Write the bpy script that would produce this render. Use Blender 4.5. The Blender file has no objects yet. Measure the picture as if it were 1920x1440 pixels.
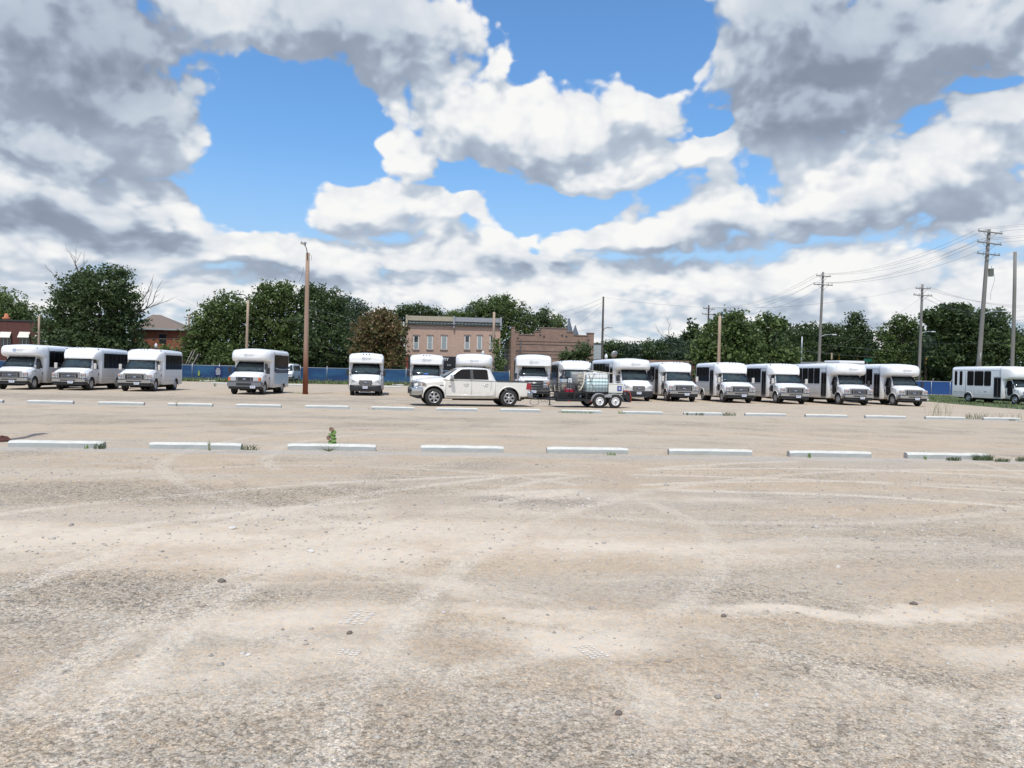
import bpy, bmesh, math, random
import numpy as np
from mathutils import Vector, Matrix
R = math.radians
scn = bpy.context.scene
COL = scn.collection
# ------------------------------------------------------------------ camera (lot frame: X along the parking rows, Y away from the camera)
CAM_H, F_PX, YAW, PITCH, ROLL = 1.75, 1450.0, 0.0868, -0.0157, 0.0221

def ray(px, py):
    u = (px - 960) / F_PX; v = (720 - py) / F_PX
    c, s = math.cos(ROLL), math.sin(ROLL)
    u, v = c * u - s * v, s * u + c * v
    c, s = math.cos(PITCH), math.sin(PITCH)
    y = c - s * v; z = s + c * v
    c, s = math.cos(YAW), math.sin(YAW)
    return Vector((c * u + s * y, -s * u + c * y, z))

def gnd(px, py):
    d = ray(px, py); t = -CAM_H / d.z
    return Vector((d.x * t, d.y * t, 0))

def onY(px, Y, py=700):
    """x coordinate on the survey line Y = const seen at that column"""
    d = ray(px, py); return d.x / d.y * Y

def atY(px, py, Y):
    d = ray(px, py); t = Y / d.y
    return Vector((d.x * t, Y, CAM_H + d.z * t))

# ------------------------------------------------------------------ materials
class NT:
    def __init__(s, tree): s.t = tree
    def n(s, typ, **kw):
        nd = s.t.nodes.new(typ)
        ins = kw.pop('ins', {})
        for k, v in kw.items(): setattr(nd, k, v)
        for k, v in ins.items(): s.set(nd, k, v)
        return nd
    def set(s, nd, k, v):
        sock = nd.inputs[k]
        if isinstance(v, bpy.types.NodeSocket): s.t.links.new(v, sock)
        elif isinstance(v, bpy.types.Node): s.t.links.new(v.outputs[0], sock)
        else: sock.default_value = v
    def math(s, op, a, b=0.0, c=None, clamp=False):
        nd = s.n('ShaderNodeMath', operation=op, use_clamp=clamp, ins={0: a, 1: b})
        if c is not None: s.set(nd, 2, c)
        return nd.outputs[0]
    def vmath(s, op, a, b=None, c=None, out=0):
        nd = s.n('ShaderNodeVectorMath', operation=op, ins={0: a})
        if b is not None: s.set(nd, 1, b)
        if c is not None: s.set(nd, 2, c)
        return nd.outputs[out]
    def mix(s, f, a, b):
        nd = s.n('ShaderNodeMix', data_type='RGBA')
        s.set(nd, 0, f); s.set(nd, 6, a); s.set(nd, 7, b)
        return nd.outputs[2]
    def ramp(s, f, lo, hi, smooth=True):
        nd = s.n('ShaderNodeMapRange', interpolation_type='SMOOTHSTEP' if smooth else 'LINEAR', ins={0: f, 1: lo, 2: hi, 3: 0.0, 4: 1.0})
        return nd.outputs[0]
    def noise(s, vec, scale, detail=4, rough=.55, dist=0.0, typ=None):
        nd = s.n('ShaderNodeTexNoise', ins={'Vector': vec, 'Scale': scale, 'Detail': detail, 'Roughness': rough, 'Distortion': dist})
        return nd.outputs[0]

def c3(c): return (c[0], c[1], c[2], 1.0)

MATS = {}
def mat(name, color, rough=.5, metal=0.0, spec=.5, coat=0.0, var=0.0, vscale=3.0, bump=0.0, bscale=30.0, dirt=None, island=0.0, extra=None):
    m = bpy.data.materials.new(name); m.use_nodes = True
    t = m.node_tree; b = t.nodes['Principled BSDF']; g = NT(t)
    b.inputs['Roughness'].default_value = rough; b.inputs['Metallic'].default_value = metal
    b.inputs['Specular IOR Level'].default_value = spec; b.inputs['Coat Weight'].default_value = coat
    b.inputs['Coat Roughness'].default_value = .08
    tc = g.n('ShaderNodeTexCoord'); col = c3(color)
    if var:
        nz = g.noise(tc.outputs['Object'], vscale, 5, .6)
        k = g.math('MULTIPLY_ADD', nz, 2 * var, 1 - var)
        col = g.vmath('SCALE', col[:3] if False else g.n('ShaderNodeRGB').outputs[0], None)
        nd = col.node; rgb = nd.inputs[0].links[0].from_node; rgb.outputs[0].default_value = c3(color)
        g.set(nd, 'Scale', k)
    if island:
        geo = g.n('ShaderNodeNewGeometry')
        k = g.math('MULTIPLY_ADD', geo.outputs['Random Per Island'], 2 * island, 1 - island)
        nd = g.n('ShaderNodeVectorMath', operation='SCALE'); g.set(nd, 0, col if not isinstance(col, tuple) else col[:3]); g.set(nd, 'Scale', k); col = nd.outputs[0]
    if dirt:   # (colour, z0, z1, amount): road dust kicked up over the lower body
        sep = g.n('ShaderNodeSeparateXYZ', ins={0: tc.outputs['Object']})
        nz = g.noise(g.vmath('MULTIPLY', tc.outputs['Object'], (2, 2, .7)), 2.2, 5, .6)
        z = g.math('MULTIPLY_ADD', nz, .9, g.math('ADD', sep.outputs[2], -.45))
        f = g.math('MULTIPLY', g.ramp(z, dirt[2], dirt[1]), dirt[3])
        col = g.mix(f, col, c3(dirt[0]))
        g.set(b, 'Roughness', g.math('MULTIPLY_ADD', f, .5, rough))
    if extra: col = extra(g, tc, col, b)
    g.set(b, 'Base Color', col)
    if bump:
        bp = g.n('ShaderNodeBump', ins={'Strength': bump, 'Distance': .02, 'Height': g.noise(tc.outputs['Object'], bscale, 4, .6)})
        g.set(b, 'Normal', bp.outputs[0])
    MATS[name] = m
    return m

DUST = (.42, .36, .29)
mat('white_paint', (.80, .81, .82), .28, coat=.5, var=.02, vscale=1.0, dirt=(DUST, .35, 1.5, .62))
mat('white_roof', (.85, .85, .84), .35, coat=.2, var=.03, vscale=2.0)
mat('cream_paint', (.74, .72, .66), .25, coat=.8, var=.015, dirt=(DUST, .3, .9, .45))
mat('chrome', (.52, .54, .57), .10, metal=1)
mat('dull_amber', (.35, .16, .06), .3); mat('lamp_dark', (.30, .31, .33), .1, spec=.9, coat=.6, var=.3, vscale=9)
mat('dull_chrome', (.30, .32, .36), .25, metal=1, var=.1)
mat('black_plastic', (.022, .023, .026), .5)
mat('dark_trim', (.05, .052, .058), .55)
def _glassx(g, tc, col, b):
    nz = g.noise(g.vmath('MULTIPLY', tc.outputs['Object'], (1.2, 1, 2.0)), 1.4, 3, .5)
    return g.mix(g.ramp(nz, .42, .62), c3((.014, .020, .025)), c3((.034, .052, .058)))
mat('windscreen_glass', (.02, .03, .035), .05, spec=.42, extra=_glassx)
mat('tinted_glass', (.014, .013, .013), .10, spec=.18)
mat('lamp_glass', (.46, .48, .50), .12, spec=.8, coat=.6, var=.25, vscale=9)
mat('amber_lens', (.65, .16, .03), .2)
mat('red_lens', (.30, .012, .025), .18, coat=.5)
mat('rubber', (.028, .027, .026), .85, var=.25, vscale=6)
mat('rim_metal', (.42, .42, .42), .4, metal=.8, var=.2, vscale=8)
mat('white_rim', (.78, .78, .78), .4)
mat('alloy', (.50, .50, .51), .28, metal=.9)
mat('underbody', (.015, .015, .015), .9)
mat('plate_white', (.72, .74, .78), .5)
mat('plate_ink', (.14, .18, .36), .6)
mat('badge_blue', (.012, .025, .09), .3)
mat('logo_blue', (.08, .20, .45), .5)
mat('logo_grey', (.45, .48, .52), .5)
mat('grey_alu', (.36, .36, .36), .45, metal=.4, var=.1)
mat('sun_card', (.1, .25, .6), .6)
mat('decal_sky', (.35, .50, .62), .3)
mat('decal_deep', (.02, .06, .12), .3)
mat('line_dark', (.10, .10, .10), .7)
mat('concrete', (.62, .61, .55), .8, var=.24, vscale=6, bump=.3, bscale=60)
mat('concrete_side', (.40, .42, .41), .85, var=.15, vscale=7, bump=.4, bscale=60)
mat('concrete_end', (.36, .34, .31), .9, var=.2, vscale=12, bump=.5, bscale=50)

# ------------------------------------------------------------------ mesh builder
class MB:
    def __init__(s): s.v = []; s.f = []; s.m = []; s.sm = []
    def add(s, vs, fs, mi=0, smooth=False):
        o = len(s.v); s.v += [tuple(p) for p in vs]
        s.f += [tuple(i + o for i in f) for f in fs]; s.m += [mi] * len(fs); s.sm += [smooth] * len(fs)
        return s
    def box(s, x0, x1, y0, y1, z0, z1, mi=0, M=None):
        vs = [Vector(p) for p in ((x0, y0, z0), (x1, y0, z0), (x1, y1, z0), (x0, y1, z0), (x0, y0, z1), (x1, y0, z1), (x1, y1, z1), (x0, y1, z1))]
        if M: vs = [M @ p for p in vs]
        return s.add(vs, [(0, 3, 2, 1), (4, 5, 6, 7), (0, 1, 5, 4), (1, 2, 6, 5), (2, 3, 7, 6), (3, 0, 4, 7)], mi)
    def tube(s, pts, rad, n=8, mi=0, cap=True, smooth=True):
        pts = [Vector(p) for p in pts]
        rads = rad if isinstance(rad, (list, tuple)) else [rad] * len(pts)
        rings = []; up = None
        for i, p in enumerate(pts):
            a = pts[max(i - 1, 0)]; b = pts[min(i + 1, len(pts) - 1)]
            d = (b - a).normalized()
            if up is None:
                up = d.orthogonal().normalized()
            else:
                up = (up - d * up.dot(d)).normalized()
            w = d.cross(up)
            rings.append([p + (up * math.cos(t) + w * math.sin(t)) * rads[i] for t in [2 * math.pi * k / n for k in range(n)]])
        return s.loft(rings, mi, cap, smooth)
    def loft(s, rings, mi=0, cap=True, smooth=True):
        n = len(rings[0]); vs = [p for r in rings for p in r]; fs = []
        for i in range(len(rings) - 1):
            for k in range(n):
                a = i * n + k; b = i * n + (k + 1) % n
                fs.append((a, b, b + n, a + n))
        s.add(vs, fs, mi, smooth)
        if cap:
            o = len(s.v) - len(vs); L = len(rings) - 1
            s.f += [tuple(o + k for k in range(n))[::-1], tuple(o + L * n + k for k in range(n))]
            s.m += [mi] * 2; s.sm += [False] * 2
        return s
    def prism(s, poly, a, b, axis='y', mi=0):
        """poly of 2-D points extruded from a to b along axis (y: poly is x,z; x: poly is y,z; z: poly is x,y)"""
        def P(q, w): return {'y': (q[0], w, q[1]), 'x': (w, q[0], q[1]), 'z': (q[0], q[1], w)}[axis]
        n = len(poly); vs = [P(q, a) for q in poly] + [P(q, b) for q in poly]
        fs = [tuple(range(n)), tuple(range(2 * n - 1, n - 1, -1))] + [(k, k + n, (k + 1) % n + n, (k + 1) % n) for k in range(n)]
        return s.add(vs, fs, mi)
    def lathe(s, prof, axis='x', c=(0, 0, 0), n=24, mi=0, smooth=True, cap=True):
        """prof: (radius, offset along axis)"""
        rings = []
        for r, o in prof:
            ring = []
            for k in range(n):
                t = 2 * math.pi * k / n; a, b = r * math.cos(t), r * math.sin(t)
                ring.append(Vector(c) + Vector({'x': (o, a, b), 'y': (a, o, b), 'z': (a, b, o)}[axis]))
            rings.append(ring)
        return s.loft(rings, mi, cap, smooth)
    def panel(s, pts, th, mi=0):
        """thin solid panel: planar polygon pushed out by th along its normal"""
        pts = [Vector(p) for p in pts]; n = len(pts)
        nm = Vector((0, 0, 0))
        for i in range(n):
            a, b = pts[i], pts[(i + 1) % n]
            nm += Vector(((a.y - b.y) * (a.z + b.z), (a.z - b.z) * (a.x + b.x), (a.x - b.x) * (a.y + b.y)))
        nm.normalize()
        vs = [p - nm * .003 for p in pts] + [p + nm * th for p in pts]
        fs = [tuple(range(n))[::-1], tuple(range(n, 2 * n))] + [(k, (k + 1) % n, (k + 1) % n + n, k + n) for k in range(n)]
        return s.add(vs, fs, mi)
    def mesh(s, name, mats):
        me = bpy.data.meshes.new(name); me.from_pydata(s.v, [], s.f)
        for m in (mats if isinstance(mats, (list, tuple)) else [mats]): me.materials.append(MATS[m] if isinstance(m, str) else m)
        me.polygons.foreach_set('material_index', s.m); me.polygons.foreach_set('use_smooth', s.sm)
        bm = bmesh.new(); bm.from_mesh(me); bmesh.ops.recalc_face_normals(bm, faces=bm.faces); bm.to_mesh(me); bm.free()
        me.update(); return me
    def build(s, name, mats, parent=None, loc=None, rot=None, bevel=0):
        me = s.mesh(name, mats)
        return link(name, me, parent, loc, rot, bevel)

def link(name, me, parent=None, loc=None, rot=None, bevel=0):
    o = bpy.data.objects.new(name, me); COL.objects.link(o)
    if parent: o.parent = parent
    if loc is not None: o.location = loc
    if rot is not None: o.rotation_euler = rot
    if bevel:
        b = o.modifiers.new('Bevel', 'BEVEL'); b.width = bevel; b.segments = 2; b.limit_method = 'ANGLE'; b.angle_limit = R(40)
    return o

def thing(name, label, cat, loc=(0, 0, 0), rz=0, group=None):
    o = bpy.data.objects.new(name, None); COL.objects.link(o)
    o.empty_display_size = .2
    o.location = loc; o.rotation_euler = (0, 0, rz)
    return tag(o, label, cat, group)

def tag(o, label, cat, group=None):
    o['label'] = label; o['category'] = cat
    if group: o['group'] = group
    return o

def struct(o): o['kind'] = 'structure'; return o
def stuff(o, label, cat): tag(o, label, cat); o['kind'] = 'stuff'; return o

def dup(root, loc, rz=0, label=None, group=None, scale=None):
    def cp(o, par):
        c = o.copy(); COL.objects.link(c); c.parent = par
        for ch in o.children: cp(ch, c)
        return c
    r = cp(root, None); r.location = loc
    if rz is not None: r.rotation_euler = (0, 0, rz)
    if label: r['label'] = label
    if group: r['group'] = group
    if scale: r.scale = scale
    return r

def carve(o, cutters, mname='underbody'):
    """cut wheel arches out of a closed body mesh; cutters: list of MB"""
    tmp = []
    for c in cutters:
        me = c.mesh('cut', mname); co = bpy.data.objects.new('cut', me); COL.objects.link(co); tmp.append(co)
        md = o.modifiers.new('cut', 'BOOLEAN'); md.operation = 'DIFFERENCE'; md.solver = 'EXACT'; md.object = co
        try: md.material_mode = 'TRANSFER'
        except Exception: pass
        co.parent = o.parent
    bpy.context.view_layer.update()
    dg = bpy.context.evaluated_depsgraph_get()
    me = bpy.data.meshes.new_from_object(o.evaluated_get(dg))
    o.modifiers.clear(); o.data = me
    for c in tmp: bpy.data.objects.remove(c)
    for p in me.polygons:      # large panels shade flat; only the rolled edges stay smooth
        if p.loop_total > 4 or p.area > .25: p.use_smooth = False
    return o

def text_mesh(body, size, name='lettering', extrude=.004, bold=0.0, align='CENTER'):
    cu = bpy.data.curves.new(name, 'FONT'); cu.body = body; cu.size = size; cu.extrude = extrude; cu.offset = bold
    cu.align_x = align; cu.resolution_u = 2
    o = bpy.data.objects.new(name, cu); COL.objects.link(o)
    bpy.context.view_layer.update()
    me = bpy.data.meshes.new_from_object(o.evaluated_get(bpy.context.evaluated_depsgraph_get()))
    bpy.data.objects.remove(o)
    return me

def rrect(hw, z0, z1, rb, rt, y, crown=0, n=4, x0=0):
    """rounded rectangle loop in the XZ plane at y; crown raises the top centre"""
    pts = []
    def arc(cx, cz, r, a0):
        for k in range(n + 1):
            t = R(a0 + 90 * k / n); pts.append(Vector((x0 + cx + r * math.cos(t), y, cz + r * math.sin(t))))
    arc(hw - rb, z0 + rb, rb, -90)
    arc(hw - rt, z1 - rt, rt, 0)
    for fx in (.6, .3, 0, -.3, -.6):
        x = (hw - rt) * fx; pts.append(Vector((x0 + x, y, z1 + crown * (1 - fx * fx))))
    arc(-(hw - rt), z1 - rt, rt, 90)
    arc(-(hw - rb), z0 + rb, rb, 180)
    return pts

def cabring(y, hw, z0, zb, hwt, zt, r=.08, crown=.03):
    h = [(hw - .05, z0), (hw, z0 + .06), (hw, (z0 + zb) / 2), (hw, zb)]
    h.append((hw + (hwt - hw) * .5, zb + (zt - r - zb) * .5))
    for k in range(4):
        t = R(90 * k / 3); h.append((hwt - r + r * math.cos(t), zt - r + r * math.sin(t)))
    h.append((hwt * .5, zt + crown * .75)); 
    full = [Vector((0, y, z0))] + [Vector((x, y, z)) for x, z in h] + [Vector((0, y, zt + crown))] + [Vector((-x, y, z)) for x, z in reversed(h)]
    return full
# ------------------------------------------------------------------ wheels
def wheel_meshes(r, w, kind):
    t = MB(); rr = r * .60 if kind != 'alloy' else r * .63
    t.lathe([(rr, -w / 2 + .01), (r - .03, -w / 2), (r - .004, -w / 2 + .03), (r, -w / 4), (r, w / 4), (r - .004, w / 2 - .03), (r - .03, w / 2), (rr, w / 2 - .01)], n=28, cap=False)
    tm = t.mesh('tyre', 'rubber')
    h = MB(); o = w / 2
    if kind == 'steel':
        h.lathe([(rr + .004, -w / 2 + .03), (rr + .004, o - .005), (rr - .02, o), (rr - .035, o - .05), (rr * .62, o - .075), (rr * .55, o - .02), (.07, o - .015), (.05, o + .02), (.01, o + .025)], n=24)
        for k in range(8):
            a = k * math.pi / 4; p = (o - .045, rr * .78 * math.cos(a), rr * .78 * math.sin(a))
            h.lathe([(.022, p[0] - .03), (.022, p[0] - .012)], c=(0, p[1], p[2]), n=8, mi=1)
        hm = h.mesh('rim', ['rim_metal', 'black_plastic'])
    elif kind == 'trailer':
        h.lathe([(rr + .004, -w / 2 + .03), (rr + .004, o - .005), (rr - .015, o), (rr - .03, o - .04), (rr * .7, o - .05), (rr * .45, o - .01), (.055, o), (.05, o + .03), (.01, o + .032)], n=24)
        for k in range(8):
            a = k * math.pi / 4 + .2
            h.lathe([(.016, o - .058), (.016, o - .040)], c=(0, rr * .72 * math.cos(a), rr * .72 * math.sin(a)), n=6, mi=1)
        h.lathe([(.04, o + .02), (.04, o + .036)], n=8, mi=1)
        hm = h.mesh('rim', ['white_rim', 'black_plastic'])
    else:
        h.lathe([(rr + .004, -w / 2 + .03), (rr + .004, o - .01), (rr - .012, o), (rr - .03, o - .012), (rr - .035, o - .10), (.05, o - .10), (.01, o - .10)], n=32, mi=1)
        h.lathe([(rr + .002, o - .02), (rr, o + .004), (rr - .03, o + .004), (rr - .035, o - .05), (rr - .033, o - .06)], n=32, cap=False)
        for k in range(6):
            a = k * math.pi / 3 + math.pi / 6
            ca, sa = math.cos(a), math.sin(a)
            def P(u, v, x): return Vector((x, u * ca - v * sa, u * sa + v * ca))
            poly = [(.03, -.045), (rr * .62, -.034), (rr - .015, -.085), (rr - .01, 0), (rr - .015, .085), (rr * .62, .034), (.03, .045)]
            vs = [P(u, v, o - .05) for u, v in poly] + [P(u, v, o - .008) for u, v in poly]; n = len(poly)
            h.add(vs, [tuple(range(n)), tuple(range(2 * n - 1, n - 1, -1))] + [(i, i + n, (i + 1) % n + n, (i + 1) % n) for i in range(n)])
        h.lathe([(.075, o - .05), (.07, o + .006), (.05, o + .012), (.01, o + .014)], n=16)
        hm = h.mesh('rim', ['alloy', 'black_plastic'])
    return tm, hm
WH = {'bus': wheel_meshes(.385, .24, 'steel'), 'truck': wheel_meshes(.43, .29, 'alloy'), 'trailer': wheel_meshes(.35, .21, 'trailer'), 'van': wheel_meshes(.37, .23, 'steel')}
def put_wheel(kind, parent, side, x, y, z, rx=0):
    tm, hm = WH[kind]
    w = link('wheel', tm, parent, (x, y, z), (rx, 0, 0 if side > 0 else math.pi))
    link('rim', hm, w)
    return w

def cyl_cut(x, y, z, r, w):
    return MB().lathe([(r, x - w / 2), (r, x + w / 2)], c=(0, y, z), n=28)

FORD = text_mesh('Ford', .085, 'emblem_text', .003, .002)
def emblem(par, x, y, z, s=1.0, tilt=0.0):
    e = MB(); e.lathe([(.001, .012), (.125 * s, .012), (.13 * s, 0), (.001, 0)], axis='y', n=20)
    e.lathe([(.001, -.006), (.108 * s, -.006), (.112 * s, .001), (.001, .001)], axis='y', n=20, mi=1)
    for i, p in enumerate(e.v): e.v[i] = (p[0], p[1], p[2] * .42)
    o = e.build('emblem', ['chrome', 'badge_blue'], par, (x, y, z), (tilt, 0, 0))
    t = link('emblem_text', FORD, o, (0, -.012, -.026), (R(90), 0, 0))
    if not t.data.materials: t.data.materials.append(MATS['plate_white'])
    return o

def plate(par, x, y, z):
    p = MB(); p.box(-.155, .155, -.006, .006, -.078, .078)
    for k in range(7):
        if k == 3: continue
        p.box(-.12 + k * .034, -.12 + k * .034 + .022, -.009, -.006, -.032, .03, 1)
    p.box(-.09, .09, -.009, -.006, .045, .06, 1)
    return p.build('license_plate', ['plate_white', 'plate_ink'], par, (x, y, z))

def logo(par, x, y, z, s=1.0, tilt=0.0, ry=0, faint=False):
    """round swirl mark with two lines of small lettering, as on the front caps"""
    p = MB()
    for k in range(7):
        a = R(k * 52 + 20); r = .085 * s
        cx, cz = r * math.cos(a), r * math.sin(a); q = .022 * s
        p.prism([(cx - q, cz - q * 1.4), (cx + q * .6, cz - q), (cx + q, cz + q * 1.4), (cx - q * .4, cz + q)], -.006, .002, 'y', 0)
    for k in range(6):
        a = R(k * 60 + 45); r = .045 * s
        p.prism([(r * math.cos(a) - .012 * s, r * math.sin(a)), (r * math.cos(a), r * math.sin(a) - .02 * s), (r * math.cos(a) + .014 * s, r * math.sin(a) + .012 * s)], -.006, .002, 'y', 0)
    rg = random.Random(5)
    for row, (z0, x1, h) in enumerate(((.01, .52, .034), (-.055, .44, .026))):
        xx = .13
        while xx < x1:
            w = rg.uniform(.014, .026)
            p.box(xx * s, (xx + w) * s, -.005, .002, z0 * s, (z0 + h * rg.choice((.7, 1, .8))) * s, 1)
            xx += w + .009
    return p.build('logo', ['logo_blue' if not faint else 'logo_grey', 'logo_grey'], par, (x, y, z), (tilt, 0, ry))

def mirror(par, side, x, y, z, m='black_plastic', w=.17, h=.32):
    p = MB(); p.box(-w / 2, w / 2, -.06, .05, -h / 2, h / 2)
    o = p.build('mirror', m, par, (x + side * (w / 2 + .12), y, z), bevel=.025)
    a = MB(); a.tube([(-side * (w / 2 + .16), .03, -h * .28), (-side * .02, .02, -h * .45)], .014, 6); a.tube([(-side * (w / 2 + .2), .08, h * .25), (-side * .02, .02, h * .3)], .012, 6)
    a.build('mirror_arm', 'black_plastic', o)
    return o

def curved_glass(b, yb, zb, hb, yt, zt, ht, bulge=.05, out=.014, mi=0, n=8):
    """windscreen pane: bottom edge (yb,zb) half-width hb, top edge (yt,zt) half-width ht, bowed forward"""
    rows = 3; vs = []; d = Vector((0, yt - yb, zt - zb)).normalized(); nm = Vector((0, -d.z, d.y))
    for layer in (out, -.02):
        for j in range(rows + 1):
            f = j / rows
            for i in range(n + 1):
                s = -1 + 2 * i / n
                x = s * (hb + (ht - hb) * f)
                y = yb + (yt - yb) * f - bulge * (1 - s * s) * (1 - .5 * f); z = zb + (zt - zb) * f
                vs.append(Vector((x, y, z)) + nm * layer)
    fs = []; W = n + 1; N = W * (rows + 1)
    for j in range(rows):
        for i in range(n):
            a = j * W + i; fs.append((a, a + 1, a + 1 + W, a + W)); fs.append((a + N, a + W + N, a + 1 + W + N, a + 1 + N))
    for i in range(n):
        fs.append((i, i + N, i + 1 + N, i + 1)); a = rows * W + i; fs.append((a, a + 1, a + 1 + N, a + N))
    for j in range(rows):
        a = j * W; fs.append((a, a + W, a + W + N, a + N)); a = j * W + n; fs.append((a, a + N, a + W + N, a + W))
    b.add(vs, fs, mi, True)

def marker_lights(par, y, z, xs, W, H):
    for x in xs:
        p = MB(); p.box(-.045, .045, -.03, .05, -.016, .02)
        p.build('marker_light', 'amber_lens' if par is None else 'dark_trim', par, (x, y, z), bevel=.01)

def rounded(x0, x1, z0, z1, r, n=3):
    pts = []
    for cx, cz, a in ((x1 - r, z0 + r, -90), (x1 - r, z1 - r, 0), (x0 + r, z1 - r, 90), (x0 + r, z0 + r, 180)):
        for k in range(n + 1):
            t = R(a + 90 * k / n); pts.append((cx + r * math.cos(t), cz + r * math.sin(t)))
    return pts

def side_pane(par, name, side, xs, y0, y1, z0, z1, r=.05, m='tinted_glass', skew=0.0, th=.012):
    p = MB(); poly = [(y + skew * (z - z0), z) for y, z in rounded(y0, y1, z0, z1, r)]
    p.prism(poly, xs - .01 * side, xs + th * side, 'x')
    return p.build(name, m, par)

def minibus(label, loc, rz, cap='slope', L=6.0, W=2.3, H=2.74, nose='new', mirrors='white', wheelbase=3.5, windows='panel', lens=False, has_logo=False, door='fold', roofbits=False, roof_color='white_roof', group='white minibuses parked in the lot'):
    t = thing('minibus', label, 'minibus', loc, rz, group)
    hwb = W / 2; yb = 2.02
    # --- cab
    c = MB(); zr = 2.02
    if nose == 'van':
        st = [cabring(.04, .80, .50, .80, .74, .90, .05, .0), cabring(.10, .93, .42, .95, .84, 1.05, .07, .02), cabring(.30, .98, .40, 1.05, .88, 1.17, .09, .05), cabring(.80, 1.0, .40, 1.22, .90, 1.36, .10, .05),
              cabring(1.42, 1.0, .40, 1.30, .84, 2.06, .12, .04), cabring(yb + .1, 1.0, .40, 1.30, .84, 2.12, .12, .04)]
        gb, gt = (.80, 1.37, .90), (1.40, 2.05, .84)
    elif nose == 'heavy':
        st = [cabring(.10, .92, .55, 1.12, .88, 1.22, .05, .0), cabring(.20, .98, .50, 1.18, .90, 1.32, .08, .03), cabring(.95, 1.0, .42, 1.32, .90, 1.46, .10, .04),
              cabring(1.50, 1.0, .42, 1.38, .80, 2.10, .10, .03), cabring(yb + .1, 1.0, .42, 1.38, .82, 2.14, .10, .03)]
        gb, gt = (.98, 1.48, .88), (1.48, 2.06, .74)
    else:
        st = [cabring(.12, .90, .55, 1.00, .84, 1.09, .05, .0), cabring(.20, .97, .50, 1.08, .88, 1.18, .08, .03), cabring(.55, 1.0, .45, 1.16, .91, 1.29, .10, .04), cabring(.95, 1.0, .42, 1.24, .93, 1.37, .10, .04),
              cabring(1.52, 1.0, .42, 1.30, .80, 2.03, .10, .02), cabring(yb + .1, 1.0, .42, 1.30, .82, 2.07, .10, .02)]
        gb, gt = (.98, 1.395, .90), (1.49, 1.99, .76)
    c.loft(st)
    fy = .97
    cab = c.build('cab', 'white_paint', t)
    carve(cab, [cyl_cut(1.0, fy, .40, .47, .56), cyl_cut(-1.0, fy, .40, .47, .56)])
    # --- windscreen
    g = MB(); curved_glass(g, gb[0], gb[1], gb[2], gt[0], gt[1], gt[2], .05)
    ws = g.build('windscreen', 'windscreen_glass', t)
    s_ = MB(); d = Vector((0, gt[0] - gb[0], gt[1] - gb[1])).normalized(); nm = Vector((0, -d.z, d.y)) * .020
    def GP(sx, f, e=0): return Vector((sx * (gb[2] + (gt[2] - gb[2]) * f + e), gb[0] + (gt[0] - gb[0]) * f - .05 * (1 - sx * sx) * (1 - .5 * f), gb[1] + (gt[1] - gb[1]) * f)) + nm
    for f in (0, 1): s_.tube([GP(-1 + 2 * i / 8, f) for i in range(9)], .022, 6)
    for sx in (-1, 1): s_.tube([GP(sx, 0), GP(sx, 1)], .020, 6)
    s_.tube([GP(-.55, .02) + nm * .5, GP(-.1, .10) + nm * .5], .010, 5); s_.tube([GP(.25, .02) + nm * .5, GP(.75, .10) + nm * .5], .010, 5)
    s_.build('windscreen_seal', 'black_plastic', ws)
    # --- body shell
    b = MB(); ch = .07; zt = H - ch
    b.loft([rrect(hwb - .16, .45, zt - .12, .05, .2, yb - .10, ch), rrect(hwb - .05, .42, zt - .03, .04, .22, yb - .03, ch), rrect(hwb, .40, zt, .03, .22, yb + .08, ch),
            rrect(hwb, .40, zt, .03, .22, L - .12, ch), rrect(hwb - .03, .45, zt - .03, .05, .22, L - .02, ch), rrect(hwb - .10, .50, zt - .10, .08, .2, L, ch)])
    body = b.build('body', 'white_paint', t)
    ry_ = fy + wheelbase
    carve(body, [cyl_cut(hwb - .2, ry_, .40, .47, .60), cyl_cut(-hwb + .2, ry_, .40, .47, .60)])
    rl = MB()
    for s in (-1, 1):
        rl.box(s * hwb - .012, s * hwb + .012, yb + .1, L - .14, zt - .26, zt - .235)
        rl.box(s * hwb - .008, s * hwb + .008, yb + .1, L - .14, .78, .80)
    rl.build('trim_rail', 'white_roof', body)
    for s in (-1, 1):
        fl = MB(); pts = [(s * (hwb + .004), ry_ + .49 * math.cos(R(a)), .40 + .49 * math.sin(R(a))) for a in range(-8, 189, 14)]
        fl.tube(pts, .035, 6); fl.build('wheel_arch', 'white_paint', t)
        fl = MB(); pts = [(s * 1.002, fy + .485 * math.cos(R(a)), .40 + .485 * math.sin(R(a))) for a in range(-5, 186, 14)]
        fl.tube(pts, .028, 6); fl.build('wheel_arch', 'white_paint', t)
    # --- front cap
    k = MB(); zc = 1.98
    if cap == 'slope':
        k.loft([rrect(.84, zc + .02, zc + .10, .02, .03, 1.36, .02), rrect(.90, zc, zc + .22, .03, .06, 1.42, .03), rrect(.96, zc - .02, zc + .40, .04, .12, 1.54, .05), rrect(1.04, zc - .05, zt - .10, .05, .2, 1.76, ch),
                rrect(hwb - .03, zc - .10, zt - .02, .05, .22, 1.98, ch), rrect(hwb + .006, zc - .12, zt + .008, .05, .22, yb + .16, ch)])
        ly = 1.70; lz = zt - .02
    elif cap == 'bulb':
        k.loft([rrect(.62, 2.28, 2.48, .08, .08, .90, .02), rrect(.86, 2.20, 2.60, .15, .18, .95, .03), rrect(1.02, 2.13, 2.70, .17, .24, 1.06, .04), rrect(hwb - .06, 2.08, zt - .07, .17, .26, 1.26, .06),
                rrect(hwb, 2.04, zt - .02, .14, .26, 1.50, ch), rrect(hwb + .006, 1.97, zt + .008, .08, .24, yb + .1, ch), rrect(hwb + .006, 1.95, zt + .008, .06, .24, yb + .30, ch)])
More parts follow.
